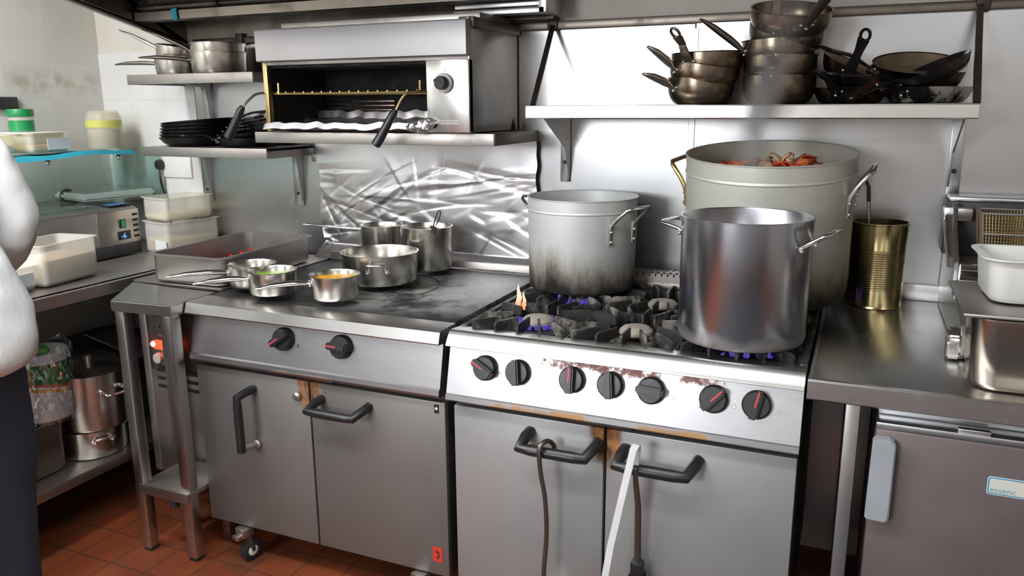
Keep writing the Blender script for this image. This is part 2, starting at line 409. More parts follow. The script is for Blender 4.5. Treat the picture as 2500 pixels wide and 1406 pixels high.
M['pan_inside'] = plain('worn_pan_inside', (.42, .33, .23), .38, .6, .3, 20)
def foilm():
    t = NT('kitchen_foil'); n = t.noise(60, (1, 1, 1), 4); t.set(Base_Color=(.76, .75, .78), Metallic=1.0, Roughness=.30); return t.m
M['foil'] = foilm()

# ------------------------------------------------------------------ the room
WY, WX, CZ = .851, -2.17, 2.60
struct(MB().box(-2.35, 3.4, -5.2, 1.0, -.08, 0).build('floor', M['quarry'], smooth=0), 'red quarry tile floor with dark grease in the joints')
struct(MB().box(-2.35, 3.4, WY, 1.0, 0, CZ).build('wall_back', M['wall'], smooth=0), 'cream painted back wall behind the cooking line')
struct(MB().box(-2.35, WX, -5.2, WY, 0, CZ).build('wall_left', M['walltile'], smooth=0), 'white tiled left wall with a brown stain near the corner')
struct(MB().box(3.3, 3.4, -5.2, WY, 0, CZ).build('wall_right', M['wall'], smooth=0))
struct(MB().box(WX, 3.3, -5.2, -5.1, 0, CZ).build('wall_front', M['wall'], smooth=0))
struct(MB().box(-2.35, 3.4, -5.2, 1.0, CZ, CZ+.08).build('ceiling', M['wall'], smooth=0))
struct(MB().box(WX, -1.63, WY-.006, WY, 0, 1.70).build('trim_1', M['walltile_b'], smooth=0), 'white tiles on the end of the back wall')
# stainless sheets screwed to the back wall
struct(MB().box(-1.63, .456, WY-.004, WY, .10, 1.714, .001).build('trim_2', M['steel_panel'], smooth=0), 'stainless wall sheet left of the seam behind the ranges')
struct(MB().box(.460, 2.3, WY-.004, WY, .10, 1.722, .001).build('trim_3', M['steel_panel'], smooth=0), 'stainless wall sheet right of the seam behind the shelf')
struct(MB().box(.448, .468, WY-.007, WY-.003, .60, 1.70, .001).build('trim_4', M['steel_panel'], smooth=0), 'narrow cover strip over the seam of the wall sheets')

# assumed window, out of view, its pane glowing for the wall steel's reflections
wn = thing('assumed_window', 'assumed bright window, out of view in the wall opposite the ranges', 'window', (-1.22, -5.1, 1.98)); wn['kind'] = 'structure'
MB().box(-.72, .72, 0, .05, -.50, -.43, .004).box(-.72, .72, 0, .05, .43, .50, .004).box(-.72, -.65, 0, .05, -.43, .43, .004).box(.65, .72, 0, .05, -.43, .43, .004).box(-.015, .015, .01, .04, -.43, .43, .002).build('frame', M['white'], wn)
MB().box(-.65, .65, .015, .022, -.43, .43).build('glowing_pane', emis('assumed_window_glow', (.93, .97, 1), 3), wn)
# unseen mat, added to keep the red floor out of the steel's reflections
tag(MB().box(-.15, 2.2, -2.15, -.30, 0, .012, .005).build('added_mat', plain('grey_rubber', (.09, .09, .095), .8)), 'unseen grey rubber mat added before the gas range to dull red floor reflections', 'mat')
# unseen dark cupboard, added to darken what the left range reflects
tc = thing('added_cupboard', 'tall dark cupboard added out of view by the left wall to darken reflections', 'cupboard', (-1.98, -3.0, 0))
MB().box(-.18, .18, -1.05, 1.05, .05, 2.05, .006).build('body', M['dark'], tc)
for y in (-1.04, .01):
    d = MB().box(.18, .20, y, y+1.03, .08, 2.02, .004).build('door', M['dark'], tc)
    MB().sweep([(.20, y+.52, 1.0), (.23, y+.52, 1.0), (.23, y+.52, 1.2), (.20, y+.52, 1.2)], .007).build('door_handle', M['steel'], d)

# unseen counter, added so the pots reflect pale fronts instead of red floor
oc = thing('added_counter', 'long white-fronted steel counter added behind the viewer for the pots to reflect', 'counter', (1.0, -2.9, 0))
MB().box(-2.0, 2.1, -.40, .40, .86, .90, .004).build('worktop', M['steel'], oc)
MB().box(-1.95, 2.05, -.36, .34, .08, .86, .004).build('body', plain('pale_laminate', (.72, .73, .75), .5), oc)
for k in range(6):
    d = MB().box(-1.94+k*.665, -1.29+k*.665, .34, .36, .10, .84, .003).build('door', plain('pale_door', (.74, .75, .77), .5), oc)
    MB().box(-1.66+k*.665, -1.56+k*.665, .36, .38, .76, .78, .004).build('door_handle', M['steel'], d)
MB().box(-1.95, 2.05, -.33, .30, 0, .08).build('plinth', M['dark'], oc)

# assumed ceiling lights, never in view (behind and above the viewer)
for i, (x, y, z, lx, ly, w, c) in enumerate(LAMPS):
    t = thing('assumed_ceiling_light', ['assumed white batten light above the cooks, out of view', 'assumed white batten light, out of view at the far right of the room', 'white batten light added out of view over the prep counter to brighten it', 'white batten light added behind the person to soften the shade'][i], 'light', (x, y, z), group='assumed fluorescent batten lights')
    a, b = lx/2+.03, ly/2+.02
    MB().box(-a, a, -b, b, -.035, CZ-z, .006).build('housing', M['white'], t)
    MB().box(-lx/2, lx/2, -ly/2, ly/2, -.060, -.036, .008).build('diffuser', M['tube'], t)

# ------------------------------------------------------------------ gas range with six burners (right)
def knob(name, parent, loc, tilt, turn, r=.033, red=True, skirt=None):
    k = MB().lathe([(0, 0), (r, 0), (r, .010), (r*.92, .016), (r*.86, .018), (0, .018)], 32)
    o = k.build(name, skirt or M['black'], parent, loc=loc, rot=(PI/2-tilt, turn, 0))
    o.rotation_mode = 'XYZ'
    m = Matrix.Translation(loc) @ Matrix.Rotation(PI/2-tilt, 4, 'X') @ Matrix.Rotation(turn, 4, 'Z')
    o.matrix_local = m
    g = MB().prism([(-r*.34, -r*.98), (r*.34, -r*.98), (r*.30, r*.98), (-r*.30, r*.98)], 'z', .012, .036, .004).build('grip', M['black'], o)
    if red: MB().box(-.0016, .0016, -r*.1, r*.95, .0355, .0368).build('pointer_line', M['redline'], o)
    return o
def bar_handle(parent, xa, xb, y0, yb, zt, zb, r=.0145, vertical=False, name='handle', m=None, ends=None):
    """straight bar on two slanting feet"""
    pts = [(xa+.008, y0, zt), (xa+.006, y0-.03, zt-.004), (xa, yb, zb), (xa+.03, yb, zb), (xb-.035, yb, zb), (xb-.005, yb+.002, zb), (xb+.012, y0-.018, zt-.004), (xb+.014, y0, zt)]
    return MB().sweep(pts, r, r, 14, p=2.6, up=(0, 0.2, 1)).build(name, m or M['black'], parent, 50)

def castor(parent, loc, turn=0, name='castor'):
    o = MB().box(-.022, .022, -.022, .022, .095, .125, .003).build(name, M['steel_dull'], parent, loc=loc, rot=(0, 0, turn))
    MB().sweep([(0, 0, .11), (0, .012, .075), (0, .02, .035)], [.022, .024, .018], [.01, .012, .012], 10).build('fork', M['dark'], o)
    w = MB().lathe([(.012, -.013), (.030, -.013), (.036, -.009), (.036, .009), (.030, .013), (.012, .013)], 28, Matrix.Translation((0, .018, .036)) @ Matrix.Rotation(PI/2, 4, 'Y'), close=True).build('wheel', M['rubber'], o)
    MB().lathe([(0, -.015), (.014, -.015), (.02, -.012), (.02, .012), (.014, .015), (0, .015)], 20, Matrix.Translation((0, .018, .036)) @ Matrix.Rotation(PI/2, 4, 'Y')).build('hub', M['white'], o)
    MB().box(-.016, .016, -.040, -.018, .092, .108, .004).build('brake_pedal', M['steel'], o)
    return o

RG = thing('cooking_range', 'six-burner stainless gas range with seven black knobs and rusty panel edges', 'range', (0, 0, 0))
MB().box(.006, .892, .052, .775, .115, .80, .002).box(.006, .030, .05, .775, .79, .868).box(.868, .892, .05, .775, .79, .868).build('body', M['dark'], RG)
MB().prism([(.085, .881), (.032, .886), (.026, .8855), (.021, .883), (.0095, .868), (-.002, .8525), (-.003, .849), (.002, .846), (.085, .846)], 'x', -.001, .897).build('front_rail', M['steel_bright'], RG, 30)
MB().box(.006, .892, .085, .76, .795, .828, .004).box(.0, .018, .08, .77, .83, .884, .003).box(.879, .897, .08, .77, .83, .884, .003).build('burner_tray', M['cast'], RG)
MB().prism([(.035, .849), (.030, .846), (-.002, .716), (-.006, .714), (-.008, .700), (-.003, .695), (.05, .695), (.05, .849)], 'x', -.003, .896).build('control_panel', M['range_panel'], RG, 30)
tp = math.atan2(.032, .130)
for x, tn in zip((.108, .201, .349, .449, .551, .70, .797), (-2.1+PI, .12, 0, .1, 1.5, -.75+2*PI, -.22)):
    k = knob('control_knob', RG, (x, .0165, .795), tp, tn, .0335, x not in (.201, .449, .551))
for x in (.149, .243, .394, .498, .602, .747, .847):
    MB().disc((0, 0, 0), .005, .002, 14, .001, Matrix.Translation((x, .0155, .782)) @ Matrix.Rotation(PI/2-tp, 4, 'X')).disc((0, 0, 0), .0035, .002, 12, .001, Matrix.Translation((x, .0195, .795)) @ Matrix.Rotation(PI/2-tp, 4, 'X')).build('burner_symbol', M['steel_bright'], RG)
for a, b, nm in ((.003, .4305, 'l'), (.4375, .893, 'r')):
    d = MB().box(a, b, .028, .050, .128, .672, .003).build('door', M['door_right'], RG)
    if nm == 'l': bar_handle(d, .222, .402, .028, -.030, .632, .606, name='door_handle')
    else: bar_handle(d, .480, .655, .028, -.030, .628, .604, name='door_handle')
MB().box(.33, .50, .030, .05, .676, .694, .001).box(.34, .46, .024, .05, .684, .688).build('door_catch', M['steel_dark'], RG)
fl = MB().box(.01, .89, .715, .775, .86, .905, .002).build('flue_riser', M['steel_dark'], RG)
g = MB().box(.01, .89, .712, .775, .905, .910).box(.01, .89, .712, .716, .91, .934).box(.01, .89, .771, .775, .91, .934)
for i in range(45):
    x = .012+i*.0197; g.box(x, x+.0045, .712, .775, .926, .936)
g.box(.01, .89, .740, .747, .926, .936)
g.build('vent_grille', M['steel_dull'], RG)
# burners, pan supports
BX, BY = (.165, .450, .735), (.245, .560)
def pan_support(parent, cx, cy, m):
    b = MB(); hx, hy = .140, .152; z0, z1 = .862, .884
    for sy in (-1, 1): b.box(cx-hx, cx+hx, cy+sy*hy-.006, cy+sy*hy+.006, z0-.028, z1-.006, .002)
    for sx in (-1, 1): b.box(cx+sx*hx-.006, cx+sx*hx+.006, cy-hy, cy+hy, z0-.028, z1-.006, .002)
    fins = []
    def fin(ax, ay, rin):
        d = Vector((cx-ax, cy-ay)); L = d.length; d.normalize(); L = min(L-rin, .085); fins.append(((ax, ay), (ax+d.x*L, ay+d.y*L)))
    for u in (-.93, -.46, 0, .46, .93):
        fin(cx+u*hx, cy-hy, .056); fin(cx+u*hx, cy+hy, .056)
    for u in (-.45, .45):
        fin(cx-hx, cy+u*hy, .056); fin(cx+hx, cy+u*hy, .056)
    for (ax, ay), (bx, by) in fins:
        d = Vector((bx-ax, by-ay, 0)); L = d.length; ang = math.atan2(d.y, d.x)
        Mx = Matrix.Translation((ax, ay, 0)) @ Matrix.Rotation(ang, 4, 'Z')
        b.prism([(0, z0-.02), (L*.55, z0+.006), (L, z0+.012), (L, .900), (.006, .900), (-.003, .894)], 'y', -.0036, .0036, .001, Mx)
    return b.build('pan_support', m, parent, 30)
for iy, y in enumerate(BY):
    for ix, x in enumerate(BX):
        bo = MB().lathe([(0, .828), (.062, .828), (.060, .842), (.050, .852), (.046, .853), (0, .853)], 32, Matrix.Translation((x, y, 0))).build('burner', M['steel_dark'], RG)
        MB().lathe([(0, .860), (.040, .862), (.046, .868), (.045, .876), (.036, .884), (.020, .887), (0, .886)], 36, Matrix.Translation((x, y, 0))).build('burner_cap', M['cap'], bo)
        pan_support(RG, x, y+.0, M['cast'])
for x in (.07, .82):
    for y in (.11, .70): castor(RG, (x, y, 0), .2)
# worn greasy marks: a strip of foil dropped by the rear burner
tag(MB().grid(lambda u, v: Vector((.545+u*.075, .455+v*.03+.008*math.sin(u*9), .902+.004*math.sin(u*14+v*5))), 10, 3).build('foil_scrap', M['foil']), 'scrap of crumpled foil on the rear middle pan support', 'foil')

# ------------------------------------------------------------------ solid-top range (left)
SX = -.925
SR = thing('solid_top_range', 'stainless solid-top oven range with black hotplate and two knobs', 'range', (SX, .015, 0))
MB().box(.008, .888, .045, .76, .115, .845, .002).build('body', M['dark'], SR)
MB().prism([(.095, .879), (.012, .879), (.002, .876), (-.008, .846), (-.006, .842), (.02, .842), (.095, .855)], 'x', -.002, .897).build('front_rail', M['steel'], SR, 25)
MB().box(.004, .892, .095, .755, .846, .880, .004).build('hotplate', M['hotplate'], SR)
rr = MB()
for r0 in (.128, .195): rr.lathe([(r0-.004, .8795), (r0-.003, .8812), (r0+.003, .8812), (r0+.004, .8795)], 64, Matrix.Translation((.447, .42, 0)), close=True)
rr.build('plate_ring', M['cast'], SR)
MB().prism([(.032, .843), (.028, .840), (-.0, .716), (-.006, .712), (-.008, .698), (-.003, .690), (.05, .690), (.05, .843)], 'x', .0, .893).build('control_panel', M['lip_panel'], SR, 30)
for x, tn in ((.362, 2.2), (.568, 1.55)): knob('control_knob', SR, (x, .0135, .795), tp, tn, .035)
MB().disc((0, 0, 0), .006, .001, 16, 0, Matrix.Translation((.408, .0105, .782)) @ Matrix.Rotation(PI/2-tp, 4, 'X')).build('burner_symbol', M['steel_bright'], SR)
d = MB().box(-.006, .432, .022, .045, .128, .668, .003).build('door', M['door_left'], SR)
MB().sweep([(.223, .022, .617), (.220, -.01, .615), (.214, -.045, .607), (.214, -.045, .575), (.215, -.045, .43)], .0125, .0125, 12, p=2.6, up=(1, 0, 0)).build('door_handle', M['black'], d, 50)
MB().cyl((.222, .022, .433), (.215, -.040, .437), .009, .011).ball((.222, .016, .433), .015, None, (1, .5, 1)).build('handle_bolt', M['steel_dull'], d)
MB().ball((.393, .016, .618), .015, None, (1, .7, 1)).cyl((.393, .02, .618), (.393, .002, .618), .007).build('door_stud', M['steel_dull'], d)
d = MB().box(.438, .895, .022, .045, .128, .668, .003).build('door', M['door_left'], SR)
bar_handle(d, .472, .632, .022, -.042, .622, .602, .0125, name='door_handle')
MB().box(.842, .874, .0205, .022, .172, .218).build('maker_label', M['red'], d)
MB().prism([(.851, .186), (.859, .180), (.866, .188), (.864, .203), (.856, .209), (.850, .202), (.857, .199), (.860, .193), (.857, .187)], 'y', .0200, .0206).build('label_mark', M['pan_burnt'], d)
MB().box(.862, .876, .0205, .022, .635, .660).build('black_sticker', M['black'], d)
MB().disc((0, 0, 0), .0042, .001, 14, 0, Matrix.Translation((.869, .0204, .649)) @ Matrix.Rotation(PI/2, 4, 'X')).build('sticker_dot', M['white'], d)
MB().box(.33, .52, .024, .045, .674, .688, .001).build('door_catch', M['steel_dark'], SR)
MB().box(.0, .893, .752, .775, .84, .912, .003).build('rear_upstand', M['steel_dull'], SR)
for x in (.135, .80):
    for y in (.02, .68): castor(SR, (x, y, 0), -.25)
# ------------------------------------------------------------------ extractor hood over the cooking line
HD = thing('extractor_hood', 'dark greasy extractor hood with baffle filters above the grill', 'hood', (-1.65, .85, 1.70))
X0, Y0, Z0 = -1.65, .85, 1.70
def H(b, name, m): return b.build(name, m, HD)
ML = Matrix.Translation((-X0, -Y0, -Z0))
H(MB().prism([(.850, 1.712), (.850, 1.735), (.30, 1.862), (-.45, 2.035), (-.45, 2.40), (.846, 2.40), (.846, 1.712)], 'x', X0-.012, X0+.004, M=ML), 'end_plate', M['steel_dark'])
H(MB().sweep([(X0+.004, .848, 1.716), (X0+.004, .30, 1.846), (X0+.004, -.45, 2.016)], .012, .006, 8, p=4, M=ML), 'edge_trim', M['steel_dull'])
H(MB().box(X0, 2.1, -.45, -.43, 1.99, 2.40, M=ML).box(X0, 2.1, -.43, .846, 2.38, 2.40, M=ML), 'canopy', M['steel_dull'])
H(MB().box(2.08, 2.1, -.45, .846, 1.99, 2.40, M=ML), 'end_plate', M['steel_dark'])
H(MB().prism([(.585, 1.792), (.63, 1.792), (.63, 1.80), (.597, 1.80), (.597, 1.823), (.585, 1.823)], 'x', X0+.01, -.02, M=ML), 'grease_gutter', M['steel_dark'])
H(MB().box(X0+.01, 0.0, .63, .64, 1.79, 2.38, M=ML), 'rear_plenum', M['dark'])
for i in range(4):
    xa = X0+.03+i*.403; f = MB()
    MF = ML @ Matrix.Translation((xa, .592, 1.826)) @ Matrix.Rotation(R(-38), 4, 'X')
    f.box(.0, .395, -.02, .0, 0, .018, .002, MF).box(0, .395, -.02, .0, .44, .46, .002, MF).box(0, .018, -.02, 0, 0, .46, .002, MF).box(.377, .395, -.02, 0, 0, .46, .002, MF)
    f.box(.01, .385, -.006, -.002, .01, .45, 0, MF)
    for k in range(9): f.prism([(.03+k*.039, -.006), (.046+k*.039, -.019), (.050+k*.039, -.019), (.066+k*.039, -.006)], 'z', .02, .44, 0, MF)
    H(f, 'baffle_filter', M['steel_dark'])
H(MB().box(-.30, .025, .67, .80, 1.775, 1.792, .002, ML).box(-.30, .020, .66, .69, 1.752, 1.770, .002, ML).box(.0, .027, .66, .80, 1.752, 1.84, .002, ML), 'duct_ledge', M['steel_panel'])
H(MB().sweep([(-.20, .79, 1.752), (-.02, .79, 1.750), (.0, .79, 1.752), (.012, .79, 1.766), (.012, .79, 1.86)], .010, .010, 10, M=ML), 'gas_pipe', M['steel_dark'])

tag(MB().sweep([(-1.432, .580, 1.828), (-1.428, .578, 1.80), (-1.424, .579, 1.788)], [.014, .012, .010], .0015, 8, p=4, up=(0, 1, 0)).build('tape_strip', M['teal']), 'strip of teal tape hanging on the edge of the extractor gutter', 'tape')

# ------------------------------------------------------------------ rail, long shelf
RL = thing('hanging_rail', 'long dark steel rail along the wall above the shelf', 'rail', (-1.60, WY, 1.715))
MB().box(0, 3.75, -.022, -.006, 0, .026, .003).build('bar', M['steel_dark'], RL)
for x in (.25, 1.585, 2.84): MB().box(x-.018, x+.018, -.030, -.002, -.004, .040, .003).build('clamp', M['dark'], RL)
LS = thing('long_shelf', 'long pale steel wall shelf of blackened pans', 'shelf', (0, 0, 0))
MB().box(.010, 1.227, .53, .846, 1.455, 1.467, .002).build('shelf_top', M['steel_bright'], LS)
MB().prism([(.545, 1.467), (.533, 1.467), (.529, 1.463), (.529, 1.431), (.533, 1.428), (.545, 1.428)], 'x', .010, 1.227).build('front_lip', M['steel_bright'], LS, 30)
for x in (.012, 1.20):
    b = MB().prism([(.846, 1.455), (.58, 1.455), (.58, 1.435), (.79, 1.33), (.838, 1.23), (.846, 1.23)], 'x', x+.002 if x > 1 else x+.030, x+.007 if x > 1 else x+.035)
    b.box(x, x+.035, .838, .847, 1.208, 1.455, .002)
    o = b.build('bracket', M['steel_panel'], LS)
    MB().disc((0, 0, 0), .007, .004, 14, .001, Matrix.Translation((x+.017, .838, 1.275)) @ Matrix.Rotation(PI/2, 4, 'X')).build('bolt', M['dark'], o)
MB().sweep([(-.015, .835, 1.735), (.028, .545, 1.468)], .0095, .005, 8, p=4).build('stay_rod', M['steel_dark'], LS)
MB().sweep([(1.232, .835, 1.735), (1.226, .70, 1.62), (1.222, .545, 1.468)], .0095, .005, 8, p=4).build('stay_rod', M['steel_dark'], LS)

# ------------------------------------------------------------------ salamander shelf, salamander
SS = thing('grill_shelf', 'deep steel wall shelf carrying the salamander grill', 'shelf', (0, 0, 0))
MB().box(-1.01, -.078, .49, .846, 1.372, 1.382, .001).build('shelf_top', M['steel_dull'], SS)
MB().box(-1.012, -.078, .485, .492, 1.345, 1.383, .002).build('front_lip', M['steel_dull'], SS)
MB().box(-.086, -.076, .49, .846, 1.345, 1.383, .002).build('side_lip', M['steel_dark'], SS)
MB().box(-1.014, -1.004, .49, .846, 1.345, 1.383, .002).build('side_lip', M['steel_dark'], SS)
SG = thing('salamander_grill', 'stainless overhead salamander grill with one knob and a dark open cavity', 'grill', (-.545, .84, 1.384))
G = Matrix.Translation((.545, -.84, -1.384))
def g(b, name, m, par=None, sm=35): return b.build(name, m, par or SG, sm)
g(MB().prism([(.442, 1.722), (.440, 1.716), (.440, 1.620), (.444, 1.616), (.475, 1.616), (.475, 1.722)], 'x', -.942, -.146, M=G), 'front_hood', steel('grill_hood_steel', (.37, .365, .375), .40, dirt=.1))
g(MB().box(-.935, -.152, .47, .835, 1.606, 1.722, .002, G), 'burner_box', M['steel_dull'])
g(MB().box(-.158, -.149, .468, .838, 1.386, 1.73, .001, G), 'side_panel', M['steel'])
g(MB().box(-.940, -.934, .49, .838, 1.386, 1.70, .001, G), 'side_panel', M['steel_dull'])
g(MB().box(-.942, -.924, .468, .49, 1.386, 1.618, .002, G), 'corner_post', M['brass_wire'])
g(MB().box(-.934, -.30, .80, .835, 1.386, 1.62, 0, G).box(-.934, -.30, .49, .80, 1.598, 1.606, 0, G).box(-.930, -.926, .49, .80, 1.386, 1.60, 0, G).box(-.302, -.298, .49, .80, 1.386, 1.60, 0, G).box(-.934, -.30, .49, .80, 1.386, 1.390, 0, G), 'grill_cavity', M['void'])
for k in range(5): g(MB().box(-.925, -.62, .792, .80, 1.42+k*.016, 1.425+k*.016, .001, G), 'rack_runner', M['pan_burnt'])
cp = g(MB().box(-.298, -.149, .462, .49, 1.386, 1.608, .003, G), 'control_panel', M['steel_bright'])
m = G @ Matrix.Translation((-.232, .462, 1.537)) @ Matrix.Rotation(PI/2, 4, 'X')
kn = g(MB().lathe([(0, 0), (.030, 0), (.030, .010), (.026, .014), (0, .014)], 32, m), 'control_knob', M['white'])
MB().lathe([(0, .014), (.0215, .014), (.020, .034), (.018, .036), (0, .036)], 28, m).prism([(-.006, -.02), (.006, -.02), (.005, .02), (-.005, .02)], 'z', .03, .042, .002, m @ Matrix.Rotation(1.1, 4, 'Z')).build('knob_cap', M['black'], kn)
g(MB().disc((0, 0, 0), .004, .0015, 14, .0005, G @ Matrix.Translation((-.232, .462, 1.575)) @ Matrix.Rotation(PI/2, 4, 'X')), 'panel_mark', M['steel'])
b = MB()
for z in (1.412, 1.4225): b.box(-.262, -.184, .4607, .462, z, z+.0012, 0, G)
for k in range(9): b.box(-.258+k*.008, -.2535+k*.008, .4607, .462, 1.4155, 1.4200, 0, G)
g(b, 'name_plate', M['steel_dull'])
g(MB().box(-.925, -.155, .56, .80, 1.722, 1.752, .003, G), 'flue_box', M['steel_dull'])
g(MB().box(-.19, -.138, .478, .838, 1.700, 1.732, .003, G), 'top_cap', M['steel_dark'])
g(MB().prism([(.78, 1.386), (.815, 1.386), (.815, 1.40), (.80, 1.425), (.79, 1.402)], 'x', -.149, -.1482, M=G), 'rust_spot', plain('rust', (.14, .05, .02), .8))
# rack
rk = MB()
for y in (.49, .60, .70, .785): rk.cyl((-.915, y, 1.512), (-.33, y, 1.512), .0035, n=8, M=G)
for k in range(16): rk.cyl((-.90+k*.037, .485, 1.517), (-.90+k*.037, .79, 1.517), .003, n=8, M=G)
for x in (-.895, -.335): rk.cyl((x, .488, 1.51), (x, .488, 1.548), .0045, n=8, M=G)
rkk = g(rk, 'grill_rack', M['brass_wire'])
hd = g(MB().sweep(bez([(-.30, .52, 1.516), (-.325, .45, 1.513), (-.345, .425, 1.508), (-.362, .415, 1.49), (-.378, .405, 1.455)], 16), .0042, .0042, 8, M=G), 'rack_handle', M['brass_wire'])
MB().sweep([(-.378, .405, 1.458), (-.385, .402, 1.445), (-.395, .398, 1.428), (-.428, .385, 1.368), (-.440, .380, 1.350), (-.442, .379, 1.347)], [.008, .013, .0125, .0155, .0155, .012], None, 14, M=G).build('grip', M['black'], hd)
hd = g(MB().sweep(bez([(-.925, .50, 1.516), (-.955, .45, 1.513), (-.972, .42, 1.49), (-.985, .40, 1.462)], 14), .0042, .0042, 8, M=G), 'rack_handle', M['steel_dull'])
MB().sweep([(-.982, .402, 1.470), (-.992, .399, 1.455), (-1.000, .397, 1.438), (-1.030, .385, 1.380), (-1.038, .382, 1.365), (-1.040, .381, 1.362)], [.009, .014, .0135, .0155, .0155, .012], None, 14, M=G).build('grip', M['black'], hd)

def crumple(seed, amp, scale, dirs=9, aniso=1.0):
    rnd = random.Random(seed); L = []
    for _ in range(dirs):
        a = rnd.uniform(-PI, PI); L.append((math.cos(a), math.sin(a)*aniso, rnd.uniform(.5, 1.7)*scale, rnd.uniform(0, 9), rnd.uniform(.4, 1.0)))
    def f(u, v):
        h = 0; wx = noise.noise((u*scale*.5, v*scale*.5, seed))*.35; wy = noise.noise((u*scale*.5, v*scale*.5, seed+9))*.35
        for a, b, s, p, w in L:
            q = (a*(u+wx/scale)+b*(v+wy/scale))*s+p; q -= math.floor(q); h += w*abs(q-.5)/s
        return amp*(h*scale/dirs*4-1)
    return f
# foil tray on the grill floor
FT = thing('foil_lined_tray', 'shallow tray wrapped in crumpled foil on the floor of the grill', 'tray', (-.62, .62, 1.392))
cr = crumple(5, .009, 16, 9)
def ftray(u, v):
    x = -.325+.65*u; y = -.165+.30*v
    e = min(u*.65, (1-u)*.65, v*.30, (1-v)*.30); h = (.017*max(0, 1-max(0, e-.012)/.030) if v < .85 else .034*max(0, 1-max(0, e-.004)/.010)) if e > .004 else .010
    if e < .002: h = -.002
    c = cr(x, y); return Vector((x+c*.7, y+c*.8, .008+h+.030*v**1.5+c*(1.3 if e < .05 else .35)))
MB().grid(ftray, 90, 44).build('foil_liner', M['foil'], FT, 20)
MB().box(-.31, .31, -.150, .12, 0, .008, .003).build('tray_base', M['steel_dark'], FT)
cr2 = crumple(15, .012, 30, 9)
def fend(u, v):
    a = u*2*PI; r = .02+.02*math.sin(PI*v); x = -.33+.12*v
    c = cr2(u*.3, v*.2); return Vector((x+.62-.02, .455-.62+(r+c)*math.cos(a)*.9, .022+(r+c)*.72*math.sin(a)))
tag(MB().grid(lambda u, v: Vector((-.305+.10*u+.008*math.sin(v*7), .463+.05*math.cos(v*6.283)*(.3+.7*math.sin(PI*u))*.5+cr2(u*.2, v*.2), 1.402+.022*math.sin(v*6.283)*(.4+.6*math.sin(PI*u))+cr2(v*.2, u*.2))), 22, 26, Matrix.Translation((-.06, -.005, .008))).build('crumpled_foil', M['foil'], None, 15), 'crumpled wad of foil at the right end of the grill tray', 'foil')

# foil sheet on the wall behind the solid top
rnd = random.Random(77); CREASE = []
for k in range(90):
    a = rnd.gauss(.12, .38) if k % 4 else rnd.uniform(-1.5, 1.5)
    cz = .90+.33*rnd.random()**.8; cx = -1.0+.93*(rnd.random() if k % 3 else rnd.choice((.04, .95)))
    CREASE.append((cx, cz, math.cos(a), math.sin(a), rnd.uniform(.04, .24), rnd.uniform(.006, .018), rnd.choice((1, 1, -1))*rnd.uniform(.0013, .0034), rnd.uniform(-.5, .5)))
def creases(x, z):
    h = .012*noise.noise((x*2.6, z*3.4, 3.1))+.004*noise.noise((x*7, z*9, 8.2))
    for cx, cz, ca, sa, L, w, amp, bend in CREASE:
        dx, dz = x-cx, z-cz; t = dx*ca+dz*sa
        if abs(t) > L: continue
        d = -dx*sa+dz*ca+bend*t*t
        if -w < d < w*3: h += amp*(1-(t/L)**2)*((1-abs(d)/w) if d < 0 else (1-d/(w*3)))
    return h
def fsheet(u, v):
    x = -1.0+.93*u+(.012*noise.noise((v*4, 1, 0)) if u < .02 else 0); s = v*.50
    if s < .07: y, z = .768+.05*(s/.07), .884+.05*(s/.07)
    else: y, z = .828-.002*(s-.07), .934+(s-.07)*.96
    calm = max(.25, min(1, 1.25-1.1*max(0, (z-1.20)/.16)))
    c = creases(x, z)*calm-.004
    edge = min(1, u/.03, (1-u)/.03)
    x += .006*noise.noise((v*9, u*3, 4))*(1-edge)
    if v > .97 and u < .25: z -= .02*(1-u/.25)
    return Vector((x, min(y+c*.9-.004, .843), z+(c*.4 if s > .01 else 0)))
tag(MB().grid(fsheet, 260, 140).build('foil_sheet', M['foil'], None, 24), 'large crumpled sheet of foil covering the wall behind the hotplate', 'foil')
tag(MB().box(-1.045, -.995, .838, .846, 1.255, 1.335, .003).build('wall_plate', M['steel_panel']), 'small pale plate on the wall at the top left of the foil', 'plate')

# ------------------------------------------------------------------ small shelves on the left
def small_shelf(label, x0, x1, zt, lip, brs, zb):
    t = thing('wall_shelf', label, 'shelf', (x0, .84, zt))
    MT = Matrix.Translation((-x0, -.84, -zt))
    MB().box(x0, x1, .565, .846, zt-.010, zt, .001, MT).build('shelf_top', M['steel_dull'], t)
    MB().box(x0-.002, x1+.001, .559, .566, zt-lip, zt+.001, .002, MT).build('front_lip', M['steel_dull'], t)
    for x in (x0, x1-.007): MB().box(x, x+.007, .566, .846, zt-lip, zt, .001, MT).build('side_lip', M['steel_dull'], t)
    for x, w in brs:
        o = MB().box(x-w/2, x+w/2, .837, .847, zb, zt-.01, .002, MT).prism([(.838, zt-.01), (.60, zt-.01), (.60, zt-.022), (.805, zt-.045), (.818, zt-.10), (.828, zb+.03), (.838, zb+.02)], 'x', x+w/2-.005, x+w/2, M=MT).build('bracket', M['steel_panel'], t)
        MB().disc((0, 0, 0), .006, .004, 12, .001, MT @ Matrix.Translation((x-.002, .837, zb+.05)) @ Matrix.Rotation(PI/2, 4, 'X')).build('bolt', M['dark'], o)
    return t
small_shelf('upper small steel shelf holding stacked saucepans', -1.685, -1.068, 1.592, .036, ((-1.56, .05),), 1.32)
small_shelf('lower small steel shelf holding black frying pans', -1.645, -1.03, 1.318, .036, ((-1.597, .045), (-1.117, .045)), 1.075)
